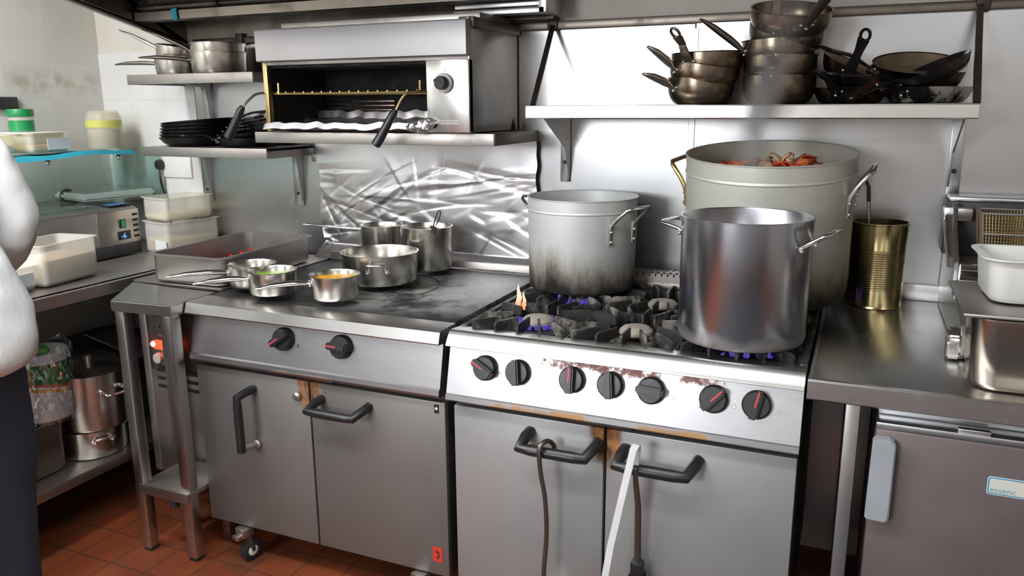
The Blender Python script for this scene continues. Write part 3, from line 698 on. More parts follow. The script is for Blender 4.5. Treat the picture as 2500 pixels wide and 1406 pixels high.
# ------------------------------------------------------------------ pots and pans
def pot_profile(r, h, k=1.0, t=.003, rb=.012, lip=.003):
    r0 = r*k
    return [(0, 0), (r0-rb, 0), (r0-rb*.3, rb*.3), (r0, rb), (r+(0), h-.002), (r+lip, h-.001), (r+lip, h+.001), (r-t*.4, h+.0015), (r-t, h-.001), (r0-t, rb+.003), (r0-rb-t, t), (0, t)]
def belly_profile(r, h, t=.003):
    """curved saute pan: narrow flat base, bowed side"""
    o = [(0, 0), (r*.68, 0)]
    for i in range(1, 9):
        a = i/8*PI/2; o.append((r*.68+r*.32*math.sin(a), h*.72*(1-math.cos(a))))
    o += [(r, h-.002), (r+.003, h), (r-.001, h+.001), (r-t, h-.001)]
    for i in range(8, -1, -1):
        a = i/8*PI/2; o.append((r*.68+r*.32*math.sin(a)-t, h*.72*(1-math.cos(a))+t))
    o.append((0, t)); return o
def long_handle(p, r, h, az, el, L, m, style='tube', name='handle', w=.011):
    """handle leaving the wall at height h, direction az, elevation el"""
    d = Vector((math.cos(az)*math.cos(el), math.sin(az)*math.cos(el), math.sin(el)))
    a = Vector((math.cos(az)*(r-.004), math.sin(az)*(r-.004), h)); b = MB()
    if style == 'tube':
        pts = [a, a+d*.012, a+d*.03+Vector((0, 0, .003)), a+d*L*.35+Vector((0, 0, .005)), a+d*L*.7+Vector((0, 0, .005)), a+d*L*.92+Vector((0, 0, .002)), a+d*L]
        b.sweep(pts, [.008, .008, w*.85, w, w*1.15, w*.9, w*.35], [.006, .006, w*.62, w*.7, w*.6, w*.32, w*.2], 12)
    else:   # flat iron strap with an eye at the end
        pts = [a, a+d*.02, a+d*.05+Vector((0, 0, .01)), a+d*L*.5+Vector((0, 0, .014)), a+d*L*.86+Vector((0, 0, .010))]
        b.sweep(pts, [w*1.5, w*1.3, w*.95, w*.95, w*1.3], [.004, .004, .0045, .0045, .0045], 10, p=4)
        c = a+d*(L*.86+w*1.2)+Vector((0, 0, .010)); side = d.cross(Vector((0, 0, 1))).normalized()
        ring = [c+(d*math.cos(q)*1.5+side*math.sin(q))*w for q in [2*PI*i/16 for i in range(16)]]
        b.sweep(ring, .0042, .0042, 6, closed=True)
    o = b.build(name, m, p, 50)
    pl = MB()
    s = Vector((-math.sin(az), math.cos(az), 0))
    for e in (-1, 0, 1):
        q = a+Vector((math.cos(az)*.003, math.sin(az)*.003, 0))+s*.016*e+Vector((0, 0, -.008 if e == 0 else .002)); pl.ball(q, .0050)
    pl.build('rivet', M['chrome'] if m != M['iron'] else M['steel'], o)
    return o
def loop_handle(p, r, h, az, m, w=.11, out=.045, up=.03, rad=.0055, name='loop_handle', drop=.03):
    s = Vector((-math.sin(az), math.cos(az), 0)); d = Vector((math.cos(az), math.sin(az), 0)); z = Vector((0, 0, 1))
    rr = math.sqrt(max(r*r-(w/2)**2, 0))-.001
    P = [s*(-w/2)+d*rr+z*(h-drop), s*(-w/2)+d*(rr+.008)+z*(h-drop*.2), s*(-w/2)+d*(rr+out*.35)+z*(h+up*.25), s*(-w/2*.96)+d*(rr+out*.85)+z*(h+up*.9), s*(-w/2*.7)+d*(rr+out)+z*(h+up), s*(w/2*.7)+d*(rr+out)+z*(h+up), s*(w/2*.96)+d*(rr+out*.85)+z*(h+up*.9), s*(w/2)+d*(rr+out*.35)+z*(h+up*.25), s*(w/2)+d*(rr+.008)+z*(h-drop*.2), s*(w/2)+d*rr+z*(h-drop)]
    o = MB().sweep(P, rad, rad, 10).build(name, m, p, 60)
    for e in (-1, 1):
        b = MB()
        q = s*(w/2*e)+d*(rr+.002)
        b.sweep([q+z*(h-drop*2.2), q+z*(h-drop*1.2), q+z*(h-drop*.1)], [.008, .010, .008], [.004]*3, 8, up=tuple(d))
        b.ball(q+d*.004+z*(h-drop*1.9), .0055); b.ball(q+d*.004+z*(h-drop*.9), .0055)
        b.build('handle_bracket', m, o)
    return o
def pot(name, label, cat, loc, r, h, m, k=1.0, rot=(0, 0, 0), group=None, prof=None, t=.003, rb=.012, seg=64, inside=None):
    p = thing(name, label, cat, loc, rot, group)
    MB().lathe(prof or pot_profile(r, h, k, t, rb), seg).build('pot_body' if 'stock' in name else 'pan_body', m, p, 40)
    return p
def liquid(name, label, cat, loc, r, m, wob=.0015, seg=40, rot=(0, 0, 0)):
    b = MB()
    pr = [(0, 0)]+[(r*i/8, .0) for i in range(1, 9)]+[(r, -.004), (0, -.004)]
    b.lathe(pr, seg)
    for v in b.bm.verts:
        if v.co.z > -.003: v.co.z += wob*noise.noise((v.co.x*40+loc[0]*9, v.co.y*40, loc[1]))
    o = b.build(name, m, None, 60, loc=loc, rot=rot); return tag(o, label, cat, None, 'stuff')

# --- on the gas range
ZT = .901
p = pot('stock_pot', 'pale aluminium stockpot with a charred base on the rear left burner', 'stockpot', (.172, .606, ZT), .173, .288, M['alu'], .975, t=.004)
MB().lathe([(.1735, .246), (.1750, .248), (.1750, .2515), (.1738, .2535)], 64).build('rim_band', M['alu'], p)
loop_handle(p, .173, .222, R(-25), M['steel_bright'], .105, .075, .048)
loop_handle(p, .173, .222, R(155), M['steel_bright'], .105, .075, .048)
p = pot('stock_pot', 'blue-grey steel stockpot on the front right burner', 'stockpot', (.728, .198, ZT), .1545, .304, M['stockpot'], .99, t=.003)
loop_handle(p, .1545, .250, R(-14), M['chrome'], .10, .062, .030, .0048, drop=.006)
loop_handle(p, .1545, .266, R(166), M['chrome'], .10, .062, .012, .0048, drop=.006)
p = pot('stock_pot', 'huge old aluminium stockpot of orange peelings, tilted forward at the back', 'stockpot', (.734, .613, .937), .2294, .40, M['alu_big'], .985, rot=(R(6.0), 0, 0), t=.004, seg=80)
MB().lathe([(.2295, .348), (.2315, .350), (.2315, .354), (.2298, .357)], 80).build('rim_band', M['alu_big'], p)
loop_handle(p, .2294, .310, R(168), M['brass_wire'], .13, .055, .058, .0065)
loop_handle(p, .2294, .310, R(-6), M['steel_bright'], .13, .055, .058, .0065)
# peelings heaped inside
PE = [plain('orange_peel', (.52, .13, .03), .45, 0, .3), plain('red_skin', (.42, .06, .025), .4, 0, .3), plain('pale_onion', (.62, .40, .24), .4, 0, .25)]
ax = Vector((0, -math.sin(R(6.0)), math.cos(R(6.0)))); bc = Vector((.734, .613, .937))
def heap(name, label, cat, n, f, size, mats, kind='stuff'):
    rnd = random.Random(n+3); root = None
    t = thing(name, label, cat, f(rnd)[0], (0, 0, 0), None, kind)
    o0 = Vector(t.location)
    bs = [MB() for _ in mats]
    for i in range(n):
        c, nz = f(rnd); s = size*rnd.uniform(.6, 1.4); k = rnd.randrange(len(mats))
        Mx = Matrix.Translation(c-o0) @ Euler((rnd.uniform(-1.1, 1.1), rnd.uniform(-1.1, 1.1), rnd.uniform(0, 6.3))).to_matrix().to_4x4()
        cu = rnd.uniform(.3, .9); w = rnd.uniform(.45, .9)
        bs[k].grid(lambda u, v: Vector(((u-.5)*s*2, (v-.5)*s*2*w*(1-(2*u-1)**2*.6), s*cu*(1-(2*u-1)**2)*.7-s*.25*abs(2*v-1))), 6, 4, Mx)
    for b, mm in zip(bs, mats):
        o = b.build('peel_pieces', mm, t, 60, fix=False); o['kind'] = 'stuff'
        sol = o.modifiers.new('thickness', 'SOLIDIFY'); sol.thickness = .003
    return t
def in_big(rnd):
    while True:
        x, y = rnd.uniform(-.2, .2), rnd.uniform(-.2, .2)
        if x*x+y*y < .2**2: break
    hump = .050*max(0, 1-((x-.055)**2+(y+.07)**2)/.009)+.030*max(0, 1-((x+.085)**2+(y+.075)**2)/.009)
    q = bc+ax*(.338+hump+rnd.uniform(-.010, .008))+Vector((x, y*math.cos(R(6.0)), y*math.sin(R(6.0))))
    return q, 0
heap('orange_peelings', 'heap of steaming orange and red peelings in the huge stockpot', 'food scraps', 230, in_big, .024, PE)
broth = liquid('dark_broth', 'dark broth under the peelings in the huge stockpot', 'broth', tuple(bc+ax*.325), .219, plain('broth', (.16, .05, .02), .2), rot=(R(6.0), 0, 0))

# --- on the solid top
ZH = .897
p = pot('casserole_pan', 'wide two-handled steel pan in the middle of the hotplate', 'pan', (-.478, .433, ZH), .126, .101, M['pan_steel'], .97, rb=.015)
loop_handle(p, .126, .066, R(-62), M['chrome'], .062, .034, .014, .0048, drop=.008)
loop_handle(p, .126, .066, R(118), M['chrome'], .062, .034, .014, .0048, drop=.008)
p = pot('tall_saucepan', 'tall round steel pot holding a wire-handled ladle, right of the rear pair', 'saucepan', (-.433, .675, ZH), .089, .154, M['pan_steel'], .975)
liquid('clear_stock', 'grey-brown stock in the tall pot with the ladle', 'stock', (-.433, .675, ZH+.135), .084, plain('stock', (.24, .22, .17), .12))
t = thing('wire_ladle', 'small ladle with a bent wire loop handle in the tall pot', 'ladle', (-.405, .655, ZH+.10))
MB().sweep([(0, 0, 0), (.012, -.006, .05), (.018, -.008, .075), (.036, -.012, .112), (.044, -.012, .118), (.046, -.010, .110), (.036, -.004, .086), (.022, -.006, .062)], .0022, .0022, 8).build('handle', M['dark'], t)
MB().lathe([(.0, -.022), (.014, -.017), (.023, 0), (.0215, 0), (.013, -.015), (0, -.020)], 24).build('bowl', M['steel'], t)
MB().sweep([(.012, -.012, .060), (.035, -.040, .056), (.048, -.062, .040)], [.009, .012, .004], [.002]*3, 8).build('pouring_lip', M['dark'], t)
p = pot('tall_saucepan', 'tall steel saucepan with a long thin handle, left of the rear pair', 'saucepan', (-.640, .700, ZH), .077, .144, M['pan_steel'], .975)
h = MB()
d = Vector((-1, -.30, .05)).normalized(); a = Vector((-.07, -.022, .128))
for e in (-1, 1):
    s = Vector((-.28, .96, 0))*.006*e; h.sweep([a+s*2, a+d*.06+s*1.8, a+d*.18+s+Vector((0, 0, .004)), a+d*.225+Vector((0, 0, .004))], .0042, .0035, 8)
h.build('handle', M['chrome'], p, 60)
liquid('pale_stock', 'thin pale stock in the tall saucepan with the long thin handle', 'stock', (-.640, .700, ZH+.130), .072, plain('pale_stock', (.30, .29, .25), .12))
# three small saucepans, copies of one
def saucepan(label, loc, az, el, L=.165, group='small saucepans on the hotplate'):
    p = pot('small_saucepan', label, 'saucepan', loc, .075, .073, M['pan_steel'], .95, group=group, rb=.010)
    long_handle(p, .075, .050, az, el, L, M['chrome'], w=.0135)
    q = Vector((math.cos(az)*.070, math.sin(az)*.070, .058)); MB().ball(q, .006).build('inner_rivet', M['chrome'], p)
    return p
saucepan('small steel saucepan of orange-yellow sauce', (-.477, .176, ZH), R(218), R(-3))
saucepan('small steel saucepan of green sauce', (-.699, .156, ZH), R(217), R(-3))
saucepan('small steel saucepan without sauce, beside the front corner of the roasting pan', (-.832, .216, ZH), R(225), R(0), .19)
liquid('yellow_sauce', 'thick orange-yellow sauce in the front right saucepan', 'sauce', (-.477, .176, ZH+.060), .0715, plain('yellow_sauce', (.72, .36, .02), .35, 0, .25, 40), .004)
liquid('green_sauce', 'pale green sauce in the front left saucepan', 'sauce', (-.699, .156, ZH+.056), .0715, plain('green_sauce', (.28, .46, .06), .35, 0, .2, 40), .002)

# roasting pan (gastronorm) with red peppers
def gn_pan(name, label, cat, loc, rz, lx, ly, h, m, taper=.02, rim=.012, rad=.03):
    t = thing(name, label, cat, loc, (0, 0, rz)); b = MB()
    def rect(hx, hy, r, z):
        out = []
        for cx, cy, a0 in ((hx-r, hy-r, 0), (-hx+r, hy-r, 90), (-hx+r, -hy+r, 180), (hx-r, -hy+r, 270)):
            for i in range(7): a = R(a0+15*i); out.append((cx+r*math.cos(a), cy+r*math.sin(a), z))
        return out
    hx, hy = lx/2, ly/2
    rings = [rect(hx-taper-.02, hy-taper-.02, rad, 0), rect(hx-taper-.006, hy-taper-.006, rad, .004), rect(hx-taper, hy-taper, rad, .015), rect(hx-rim, hy-rim, rad, h-.004), rect(hx, hy, rad+rim*.6, h-.003), rect(hx, hy, rad+rim*.6, h), rect(hx-rim-.002, hy-rim-.002, rad, h), rect(hx-taper-.002, hy-taper-.002, rad, .016), rect(hx-taper-.02, hy-taper-.02, rad, .003)]
    bm = b.bm; V = [[bm.verts.new(c) for c in r] for r in rings]; n = len(V[0])
    for i in range(len(V)-1):
        for j in range(n): bm.faces.new((V[i][j], V[i][(j+1) % n], V[i+1][(j+1) % n], V[i+1][j]))
    bm.faces.new(V[0][::-1]); bm.faces.new(V[-1])
    b.build('tub_body' if 'tub' in name else 'pan_body', m, t, 40); return t
gn_pan('roasting_pan', 'deep rectangular steel roasting pan with a few red peppers left of the hotplate', 'pan', (-1.095, .430, .885), R(3), .335, .535, .100, M['steel_dull'], .014, .016, .035)
RED = [plain('red_pepper', (.62, .025, .012), .3, 0, .3), plain('red_pepper_dark', (.40, .02, .012), .3)]
def in_gn(rnd): return Vector((-1.165+rnd.gauss(.0, .032), .555+rnd.gauss(.0, .036), .895+rnd.uniform(0, .022))), 0
heap('red_pepper_pieces', 'small pile of chopped red peppers in the roasting pan', 'peppers', 46, in_gn, .014, RED)

# --- shelf pans on the right: three stacks of curved saute pans
def saute(label, loc, r, h, az, el, L, tilt=(0, 0, 0), m='pan_burnt', hm='steel_dark', style='strap', hz=.6, group='saute pans on the long shelf', w=.012):
    p = pot('saute_pan', label, 'pan', loc, r, h, M[m], rot=tilt, group=group, prof=belly_profile(r, h), seg=56)
    long_handle(p, r, h*hz, az, el, L, M[hm], style, w=w); return p
Y = .675; ZS = 1.4675
saute('bottom saute pan of the left stack on the long shelf', (.515, Y, ZS), .098, .078, R(226), R(20), .115, hm='pan_steel', style='tube', w=.017)
saute('middle saute pan of the left stack, handle pointing up to the left', (.516, Y, ZS+.048), .102, .070, R(222), R(28), .115, (R(2), R(9), 0), hm='pan_steel', style='tube', w=.017)
saute('top saute pan of the left stack, browned, handle standing up', (.530, Y, ZS+.078), .104, .070, R(250), R(42), .10, (R(1), R(-1), 0))
saute('bottom saute pan of the tall middle stack on the long shelf', (.735, Y, ZS), .101, .080, R(262), R(14), .13, m='pan_burnt')
saute('second saute pan from the bottom of the tall middle stack', (.733, Y, ZS+.056), .101, .080, R(266), R(8), .12, (0, R(2), 0))
saute('third saute pan from the bottom of the tall middle stack, handle to the upper left', (.732, Y, ZS+.104), .102, .074, R(205), R(37), .16, (0, R(-3), 0), style='tube', w=.014)
saute('fourth saute pan from the bottom of the tall middle stack, upright handle in front', (.738, Y, ZS+.150), .104, .070, R(258), R(60), .12, (0, R(10), 0))
saute('topmost saute pan of the tall middle stack, tilted to the front', (.752, Y-.01, ZS+.195), .108, .066, R(300), R(42), .16, (R(16), R(6), 0), style='tube', w=.014)
def frypan(label, loc, r, h, az, el, L, tilt=(0, 0, 0), m='fry', group='black frying pans', wide=.80, style='strap', hm='iron', seg=48, name='frying_pan'):
    t = .003; r0 = r*wide
    pr = [(0, 0), (r0-.01, 0), (r0, .003), (r0+(r-r0)*.5, h*.42), (r, h-.001), (r+.001, h+.001), (r-t, h+.0005), (r0+(r-r0)*.5-t, h*.42+.002), (r0-.004, .006), (0, .004)]
    p = thing(name, label, 'pan', loc, tilt, group)
    MB().lathe(pr, seg).build('pan_body', M[m], p, 45)
    MB().lathe([(0, .0046), (r0-.006, .0066), (r0+(r-r0)*.5-t-.001, h*.42+.003), (r-t-.0015, h-.001), (r-t-.003, h-.001), (r0+(r-r0)*.5-t-.003, h*.42+.004), (r0-.008, .0080), (0, .006)], seg).build('cooking_surface', M['pan_inside'] if m != 'iron' else M['iron'], p) if group == 'frying pans on the long shelf' else None
    if L: long_handle(p, r, h*.7, az, el, L, M[hm], style, w=.012)
    return p
GF = 'frying pans on the long shelf'
frypan('lowest rusty black frying pan beside the tall stack on the long shelf', (.925, Y+.0, ZS), .098, .042, R(250), R(18), .13, group=GF)
frypan('rusty black frying pan leaning up on the lowest one beside the tall stack', (.925, Y+.01, ZS+.058), .104, .042, R(262), R(55), .12, (R(8), R(26), 0), group=GF)
frypan('black frying pan lying in the tilted one, its handle toward the right stack', (.955, Y-.01, ZS+.034), .095, .036, R(300), R(8), .13, (R(4), R(12), 0), group=GF)
frypan('pale scraped frying pan at the bottom of the right end stack', (1.115, Y, ZS), .112, .040, R(235), R(16), .14, m='fry_pale', group=GF)
frypan('black frying pan second in the right end stack, handle to the left', (1.095, Y, ZS+.030), .110, .040, R(215), R(10), .16, (R(2), R(-4), 0), group=GF)
frypan('tan-lined frying pan on top of the right end stack, tilted to show its inside', (1.085, Y+.03, ZS+.072), .112, .036, R(196), R(20), .15, (R(17), R(3), 0), group=GF)
frypan('small black frying pan propped against the right end of the shelf', (1.130, Y-.03, ZS+.060), .098, .036, R(205), R(6), .12, (R(6), R(-24), 0), m='iron', group=GF)

# --- saucepans on the upper left shelf
def shelf_saucepan(label, loc, r, h, az, el, L, tilt=(0, 0, 0), hm='pan_steel'):
    p = pot('stacked_saucepan', label, 'saucepan', loc, r, h, M['pan_steel'], .97, rot=tilt, group='saucepans on the upper left shelf', rb=.014)
    long_handle(p, r, h*.66, az, el, L, M[hm], 'tube', w=.012); return p
ZU = 1.5925
shelf_saucepan('lower saucepan of the right pair on the upper left shelf', (-1.345, .70, ZU), .106, .080, R(208), R(3), .20, hm='steel_dark')
shelf_saucepan('upper saucepan of the right pair, handle rising up to the left', (-1.345, .70, ZU+.034), .102, .080, R(206), R(24), .20, hm='steel_dark')
shelf_saucepan('lower saucepan of the left pair, dark handle level to the left', (-1.562, .705, ZU), .088, .070, R(192), R(0), .20, hm='steel_dark')
shelf_saucepan('upper saucepan of the left pair, bright handle pointing up to the left', (-1.560, .705, ZU+.042), .086, .070, R(190), R(15), .20, (0, R(9), 0), hm='chrome')
# --- frying pans on the lower left shelf
ZL = 1.3185
for k in range(6):
    frypan(['lowest black frying pan of the stack on the lower left shelf', 'second black frying pan from the bottom on the lower left shelf', 'third black frying pan from the bottom on the lower left shelf', 'fourth black frying pan from the bottom on the lower left shelf', 'fifth black frying pan from the bottom on the lower left shelf', 'topmost black frying pan of the stack on the lower left shelf'][k],
           (-1.502+.004*k, .700, ZL+.013*k), .138, .034, R(-12+9*k), R(6), .17 if k in (1, 3, 5) else .12, (R(1.5*(k == 5)), R(-.8*k), 0), m='iron', group='black frying pans on the lower left shelf', wide=.78)
frypan('black frying pan at the right end of the lower left shelf', (-1.235, .700, ZL), .120, .034, R(200), R(12), .14, m='iron', group='black frying pans on the lower left shelf')
frypan('black frying pan lying on the one at the right end of the lower left shelf', (-1.225, .700, ZL+.026), .116, .032, R(235), R(10), .12, (R(6), R(-5), 0), m='iron', group='black frying pans on the lower left shelf')
# ------------------------------------------------------------------ side stand and switch cabinet between counter and range
ST = thing('side_stand', 'narrow steel stand with square legs left of the solid-top range', 'stand', (-1.04, .05, 0))
SM = Matrix.Translation((1.04, -.05, 0))
MB().prism([(-1.168, -.058), (-.932, -.042), (-.932, .155), (-1.13, .158), (-1.325, .168)], 'z', .842, .878, .003, SM).build('stand_top', M['steel'], ST)
for x, y in ((-1.148, -.030), (-.955, -.020)): 
    o = MB().box(x-.019, x+.019, y-.019, y+.019, .012, .842, .004, SM).build('leg', M['steel'], ST)
    MB().box(x-.017, x+.017, y-.017, y+.017, 0, .013, .003, SM).build('foot', M['rubber'], o)
MB().box(-1.148, -.935, -.048, .158, .232, .250, .002, SM).box(-1.148, -.935, -.050, -.044, .215, .250, .001, SM).build('shelf', M['steel_dull'], ST)
for x in (-1.148, -.955): MB().box(x-.016, x+.016, .12, .152, 0, .842, .003, SM).build('leg', M['steel_dull'], ST)
CB = thing('switch_cabinet', 'dark greasy cabinet with a glowing red neon and two cream knobs behind the stand', 'cabinet', (-1.13, .49, 0))
BMx = Matrix.Translation((1.13, -.49, 0))
MB().box(-1.330, -.936, .185, .80, .16, .872, .004, BMx).build('body', M['dark'], CB)
MB().box(-1.332, -.934, .178, .80, .872, .884, .002, BMx).build('cabinet_top', M['steel_dull'], CB)
MB().box(-1.325, -1.292, .176, .19, .17, .87, .003, BMx).build('corner_trim', M['steel_dull'], CB)
MB().box(-1.292, -.945, .174, .19, .175, .560, .003, BMx).build('lower_panel', M['steel_dull'], CB)
MB().box(-1.268, -1.150, .172, .19, .585, .645, .003, BMx).build('socket_plate', M['steel_dull'], CB)
MB().box(-1.258, -1.165, .170, .19, .690, .760, .003, BMx).build('switch_plate', M['steel_panel'], CB)
MB().box(-1.222, -1.208, .167, .172, .722, .734, .001, BMx).build('rocker_switch', M['black'], CB)
ne = MB().sweep([(-1.262, .168, .664), (-1.235, .160, .664), (-1.168, .160, .662), (-1.150, .168, .662)], [.006, .014, .014, .008], [.008, .017, .017, .010], 12, M=BMx).build('neon_lamp', M['neon'], CB)
MB().ball((-1.238, .150, .667), .010, BMx, (1.2, .8, 1)).build('glowing_bulb', M['neon_core'], ne)
for x in (-1.238, -1.172):
    k = MB().lathe([(0, 0), (.019, 0), (.018, .016), (0, .018)], 20, BMx @ Matrix.Translation((x, .173, .612)) @ Matrix.Rotation(PI/2, 4, 'X')).build('cream_knob', M['cream'], CB)
for z in (.50, .53, .56): MB().box(-1.26, -.97, .170, .176, z, z+.012, .002, BMx).build('vent_slot', M['void'], CB)
for x in (-1.30, -.97):
    for y in (.22, .76): MB().cyl((x, y, 0), (x, y, .16), .016, M=BMx).build('leg', M['dark'], CB)

# ------------------------------------------------------------------ prep counter along the left wall
PC = thing('prep_counter', 'long dark steel prep counter along the left wall with a pot shelf below', 'counter', (-1.79, -.4, 0))
PM = Matrix.Translation((1.79, .4, 0))
MB().box(-2.165, -1.408, -1.75, .845, .845, .877, .003, PM).prism([(-1.408, .877), (-1.402, .874), (-1.402, .835), (-1.412, .835), (-1.412, .84), (-1.43, .84), (-1.43, .877)], 'y', -1.75, .845, M=PM).build('worktop', M['steel_dull'], PC, 30)
MB().box(-2.168, -2.150, -1.75, .845, .877, .95, .002, PM).build('upstand', M['steel_dull'], PC)
MB().box(-2.14, -1.410, -1.70, .82, .228, .241, .002, PM).box(-1.414, -1.406, -1.70, .82, .205, .241, .002, PM).build('lower_shelf', M['steel_dull'], PC)
for x in (-2.12, -1.44):
    for y in (-1.68, -.62, .80): MB().box(x-.017, x+.017, y-.017, y+.017, 0, .845, .003, PM).build('leg', M['steel_dull'], PC)
# under the counter
p = pot('casserole_pot', 'low steel pot upside stacked under the big pot on the under-counter shelf', 'pot', (-1.545, .105, .2415), .115, .103, M['pan_steel'])
p['label'] = 'low steel pot under the large pot on the shelf below the prep counter'
loop_handle(p, .115, .075, R(-20), M['chrome'], .06, .022, .004, .0045, drop=.006)
p = pot('casserole_pot', 'large steel cooking pot standing on the low pot below the prep counter', 'pot', (-1.535, .115, .347), .125, .205, M['pan_steel'])
loop_handle(p, .125, .150, R(-5), M['chrome'], .085, .045, -.012, .0052, drop=.004)
ld = thing('pot_lid', 'steel lid lying on the large pot below the prep counter', 'lid', (-1.535, .115, .553))
MB().lathe([(0, .022), (.05, .019), (.105, .010), (.128, .001), (.128, 0), (.105, .006), (0, .018)], 48).build('lid_dome', M['pan_steel'], ld)
MB().cyl((0, 0, .018), (0, 0, .048), .010, .014).build('lid_knob', M['steel_dull'], ld)
tag(MB().prism([(-.16, -.06), (.12, -.05), (.10, .07), (-.12, .09)], 'z', 0, .005, 0, Matrix.Rotation(R(14), 4, 'Y')).build('oven_tray', M['steel_panel'], loc=(-1.60, .34, .57)), 'pale flat tray leaning behind the large pot below the prep counter', 'tray')
tag(MB().box(-2.0, -1.62, .22, .60, .2415, .545, .004).build('storage_box', M['dark']), 'dark box at the back of the shelf below the prep counter', 'box')
gn_pan('deep_container', 'deep dark steel container under the green and white tub', 'container', (-1.575, -.135, .2415), R(2), .20, .21, .185, M['steel_dark'], .012, .010, .03)
DR = thing('plastic_drum', 'white plastic drum with a green label wrapped in clear film', 'drum', (-1.560, -.050, .428))
dp = lambda z: .092 if z < .2 else .088
def label_mat():
    t = NT('green_orange_white_label'); q = t.xyz(); wv = t.math('ADD', q[2], t.math('MULTIPLY', q[1], .22))
    c = t.mix(t.ramp(wv, .098, .100), (.74, .73, .70), (.70, .32, .03)); c = t.mix(t.ramp(wv, .110, .112), c, (.75, .70, .62)); c = t.mix(t.ramp(wv, .116, .118), c, (.62, .10, .02)); c = t.mix(t.ramp(wv, .126, .128), c, (.008, .17, .035))
    t.set(Base_Color=c, Roughness=.4); return t.m
MB().lathe([(0, 0), (.086, 0), (.092, .006), (.092, .215), (.088, .222), (0, .222)], 48).build('drum_body', label_mat(), DR)
MB().lathe([(.094, .205), (.097, .207), (.097, .232), (.090, .238), (0, .236), (0, .23), (.094, .228)], 48).build('drum_lid', M['white'], DR)
MB().ball((.03, -.02, .245), .035, None, (1.3, 1, .5)).build('herb_bunch', plain('herb_green', (.10, .28, .05), .5, 0, .5, 60, .5), DR)
cfm = crumple(41, .012, 22, 8)
MB().grid(lambda u, v: Vector(((.104+cfm(u*.6, v*.3)+.02*max(0, v-.75)*math.sin(u*31))*math.cos(-1.2+u*3.4), (.106+cfm(u*.6+1, v*.3)+.03*max(0, v-.75)*math.sin(u*23))*math.sin(-1.2+u*3.4), -.004+.262*v+.01*math.sin(u*17)*v)), 70, 24).build('film_wrap', M['film'], DR, 15)

# ------------------------------------------------------------------ tubs and things on the prep counter
def food_tub(label, loc, rz, lx, ly, h, fill, col, m='tub', paper=None, lid=False, group='plastic food tubs'):
    t = gn_pan('food_tub', label, 'tub', loc, rz, lx, ly, h, M[m], .008, .009, .02); t['group'] = group
    if fill: MB().box(-lx/2+.016, lx/2-.016, -ly/2+.016, ly/2-.016, .005, fill*h, .008).build('contents', plain('tub_contents', col, .6, 0, .15, 30), t)
    if paper:
        side, a, b, z0, z1 = paper
        if side == 'x': MB().box(lx/2-.0075, lx/2-.0060, a, b, z0, z1).build('paper_label', M['paper'], t)
        if side == 'y': MB().box(a, b, -ly/2+.0060, -ly/2+.0075, z0, z1).build('paper_label', M['paper'], t)
    return t
food_tub('lower tub of cream in the pair by the wall, paper label at its end', (-1.640, .715, .878), R(-12), .185, .265, .135, .48, (.74, .62, .42), paper=('y', -.0, .08, .02, .06))
food_tub('upper tub of the pair by the wall, thinly filled with pale yellow', (-1.650, .715, 1.014), R(-12), .180, .240, .096, .30, (.72, .62, .36))
food_tub('large open tub of beige flour at the front of the prep counter', (-1.605, .085, .878), R(8), .19, .26, .145, .62, (.62, .50, .37))
food_tub('small tub with a paper label in front of the flour tub', (-1.585, -.145, .878), R(6), .17, .22, .085, .45, (.60, .52, .46), paper=('x', -.055, .085, .02, .062))
# refrigerated topping unit
TU = thing('topping_fridge', 'countertop topping fridge with glass guard, green switch and blue digits', 'fridge', (-1.95, -.2, .878))
TM = Matrix.Translation((1.95, .2, -.878))
MB().prism([(-2.14, .885), (-1.757, .885), (-1.757, 1.068), (-1.775, 1.076), (-2.14, 1.092)], 'y', -1.15, .60, .003, TM).build('body', M['steel_dull'], TU)
MB().box(-1.757, -1.752, -1.15, .60, .935, 1.066, .001, TM).build('front_panel', M['steel_dull'], TU)
MB().box(-1.757, -1.754, .40, .595, .935, 1.066, .0005, TM @ Matrix.Translation((.003, 0, 0))).build('control_plate', steel('control_plate_steel', (.58, .53, .47), .35), TU)
MB().box(-1.757, -1.753, -1.15, .60, .885, .93, .001, TM).build('plinth', M['dark'], TU)
for k in range(5): MB().box(-1.7535, -1.7505, .565, .592, .95+k*.022, .960+k*.022, .001, TM).build('vent_slot', M['void'], TU)
sw = MB().box(-1.7515, -1.746, .500, .528, .995, 1.030, .002, TM).build('switch_frame', M['black'], TU)
MB().box(-1.747, -1.744, .507, .522, .999, 1.026, .002, TM).build('green_rocker', M['greenlamp'], sw)
dsp = MB().box(-1.7515, -1.747, .488, .548, .948, .982, .002, TM).build('display', M['black'], TU)
text('digits', '-6', .030, M['led'], dsp, (1.95-1.7465, .2+.500, .954-.878), (PI/2, 0, PI/2), .0003)
lab = MB().box(-1.90, -1.78, .495, .600, 1.078, 1.0800, 0, TM @ Matrix.Translation((0, 0, .004))).build('name_strip', M['dark'], TU)
MB().box(-1.84, -1.80, .505, .590, 1.0845, 1.0855, 0, TM).build('blue_badge', M['bluelabel'], lab)
for k in range(5): MB().box(-2.08, -1.79, -1.10+k*.315, -.80+k*.315, 1.078, 1.086, .002, TM @ Matrix.Translation((0, 0, .004))).build('hatch_lid', M['glass'], TU)
MB().box(-1.853, -1.847, -1.15, .83, 1.088, 1.283, 0, TM).build('front_glass', M['glass'], TU)
MB().box(-2.13, -1.853, .826, .832, 1.088, 1.283, 0, TM).build('end_glass', M['glass'], TU)
MB().box(-2.14, -1.835, -1.15, .835, 1.284, 1.291, .001, TM).build('glass_shelf', M['glass'], TU)
for y in (-1.1, .3, .62): MB().ball((-1.85, y, 1.27), .011, TM).build('glass_clip', M['steel'], TU)
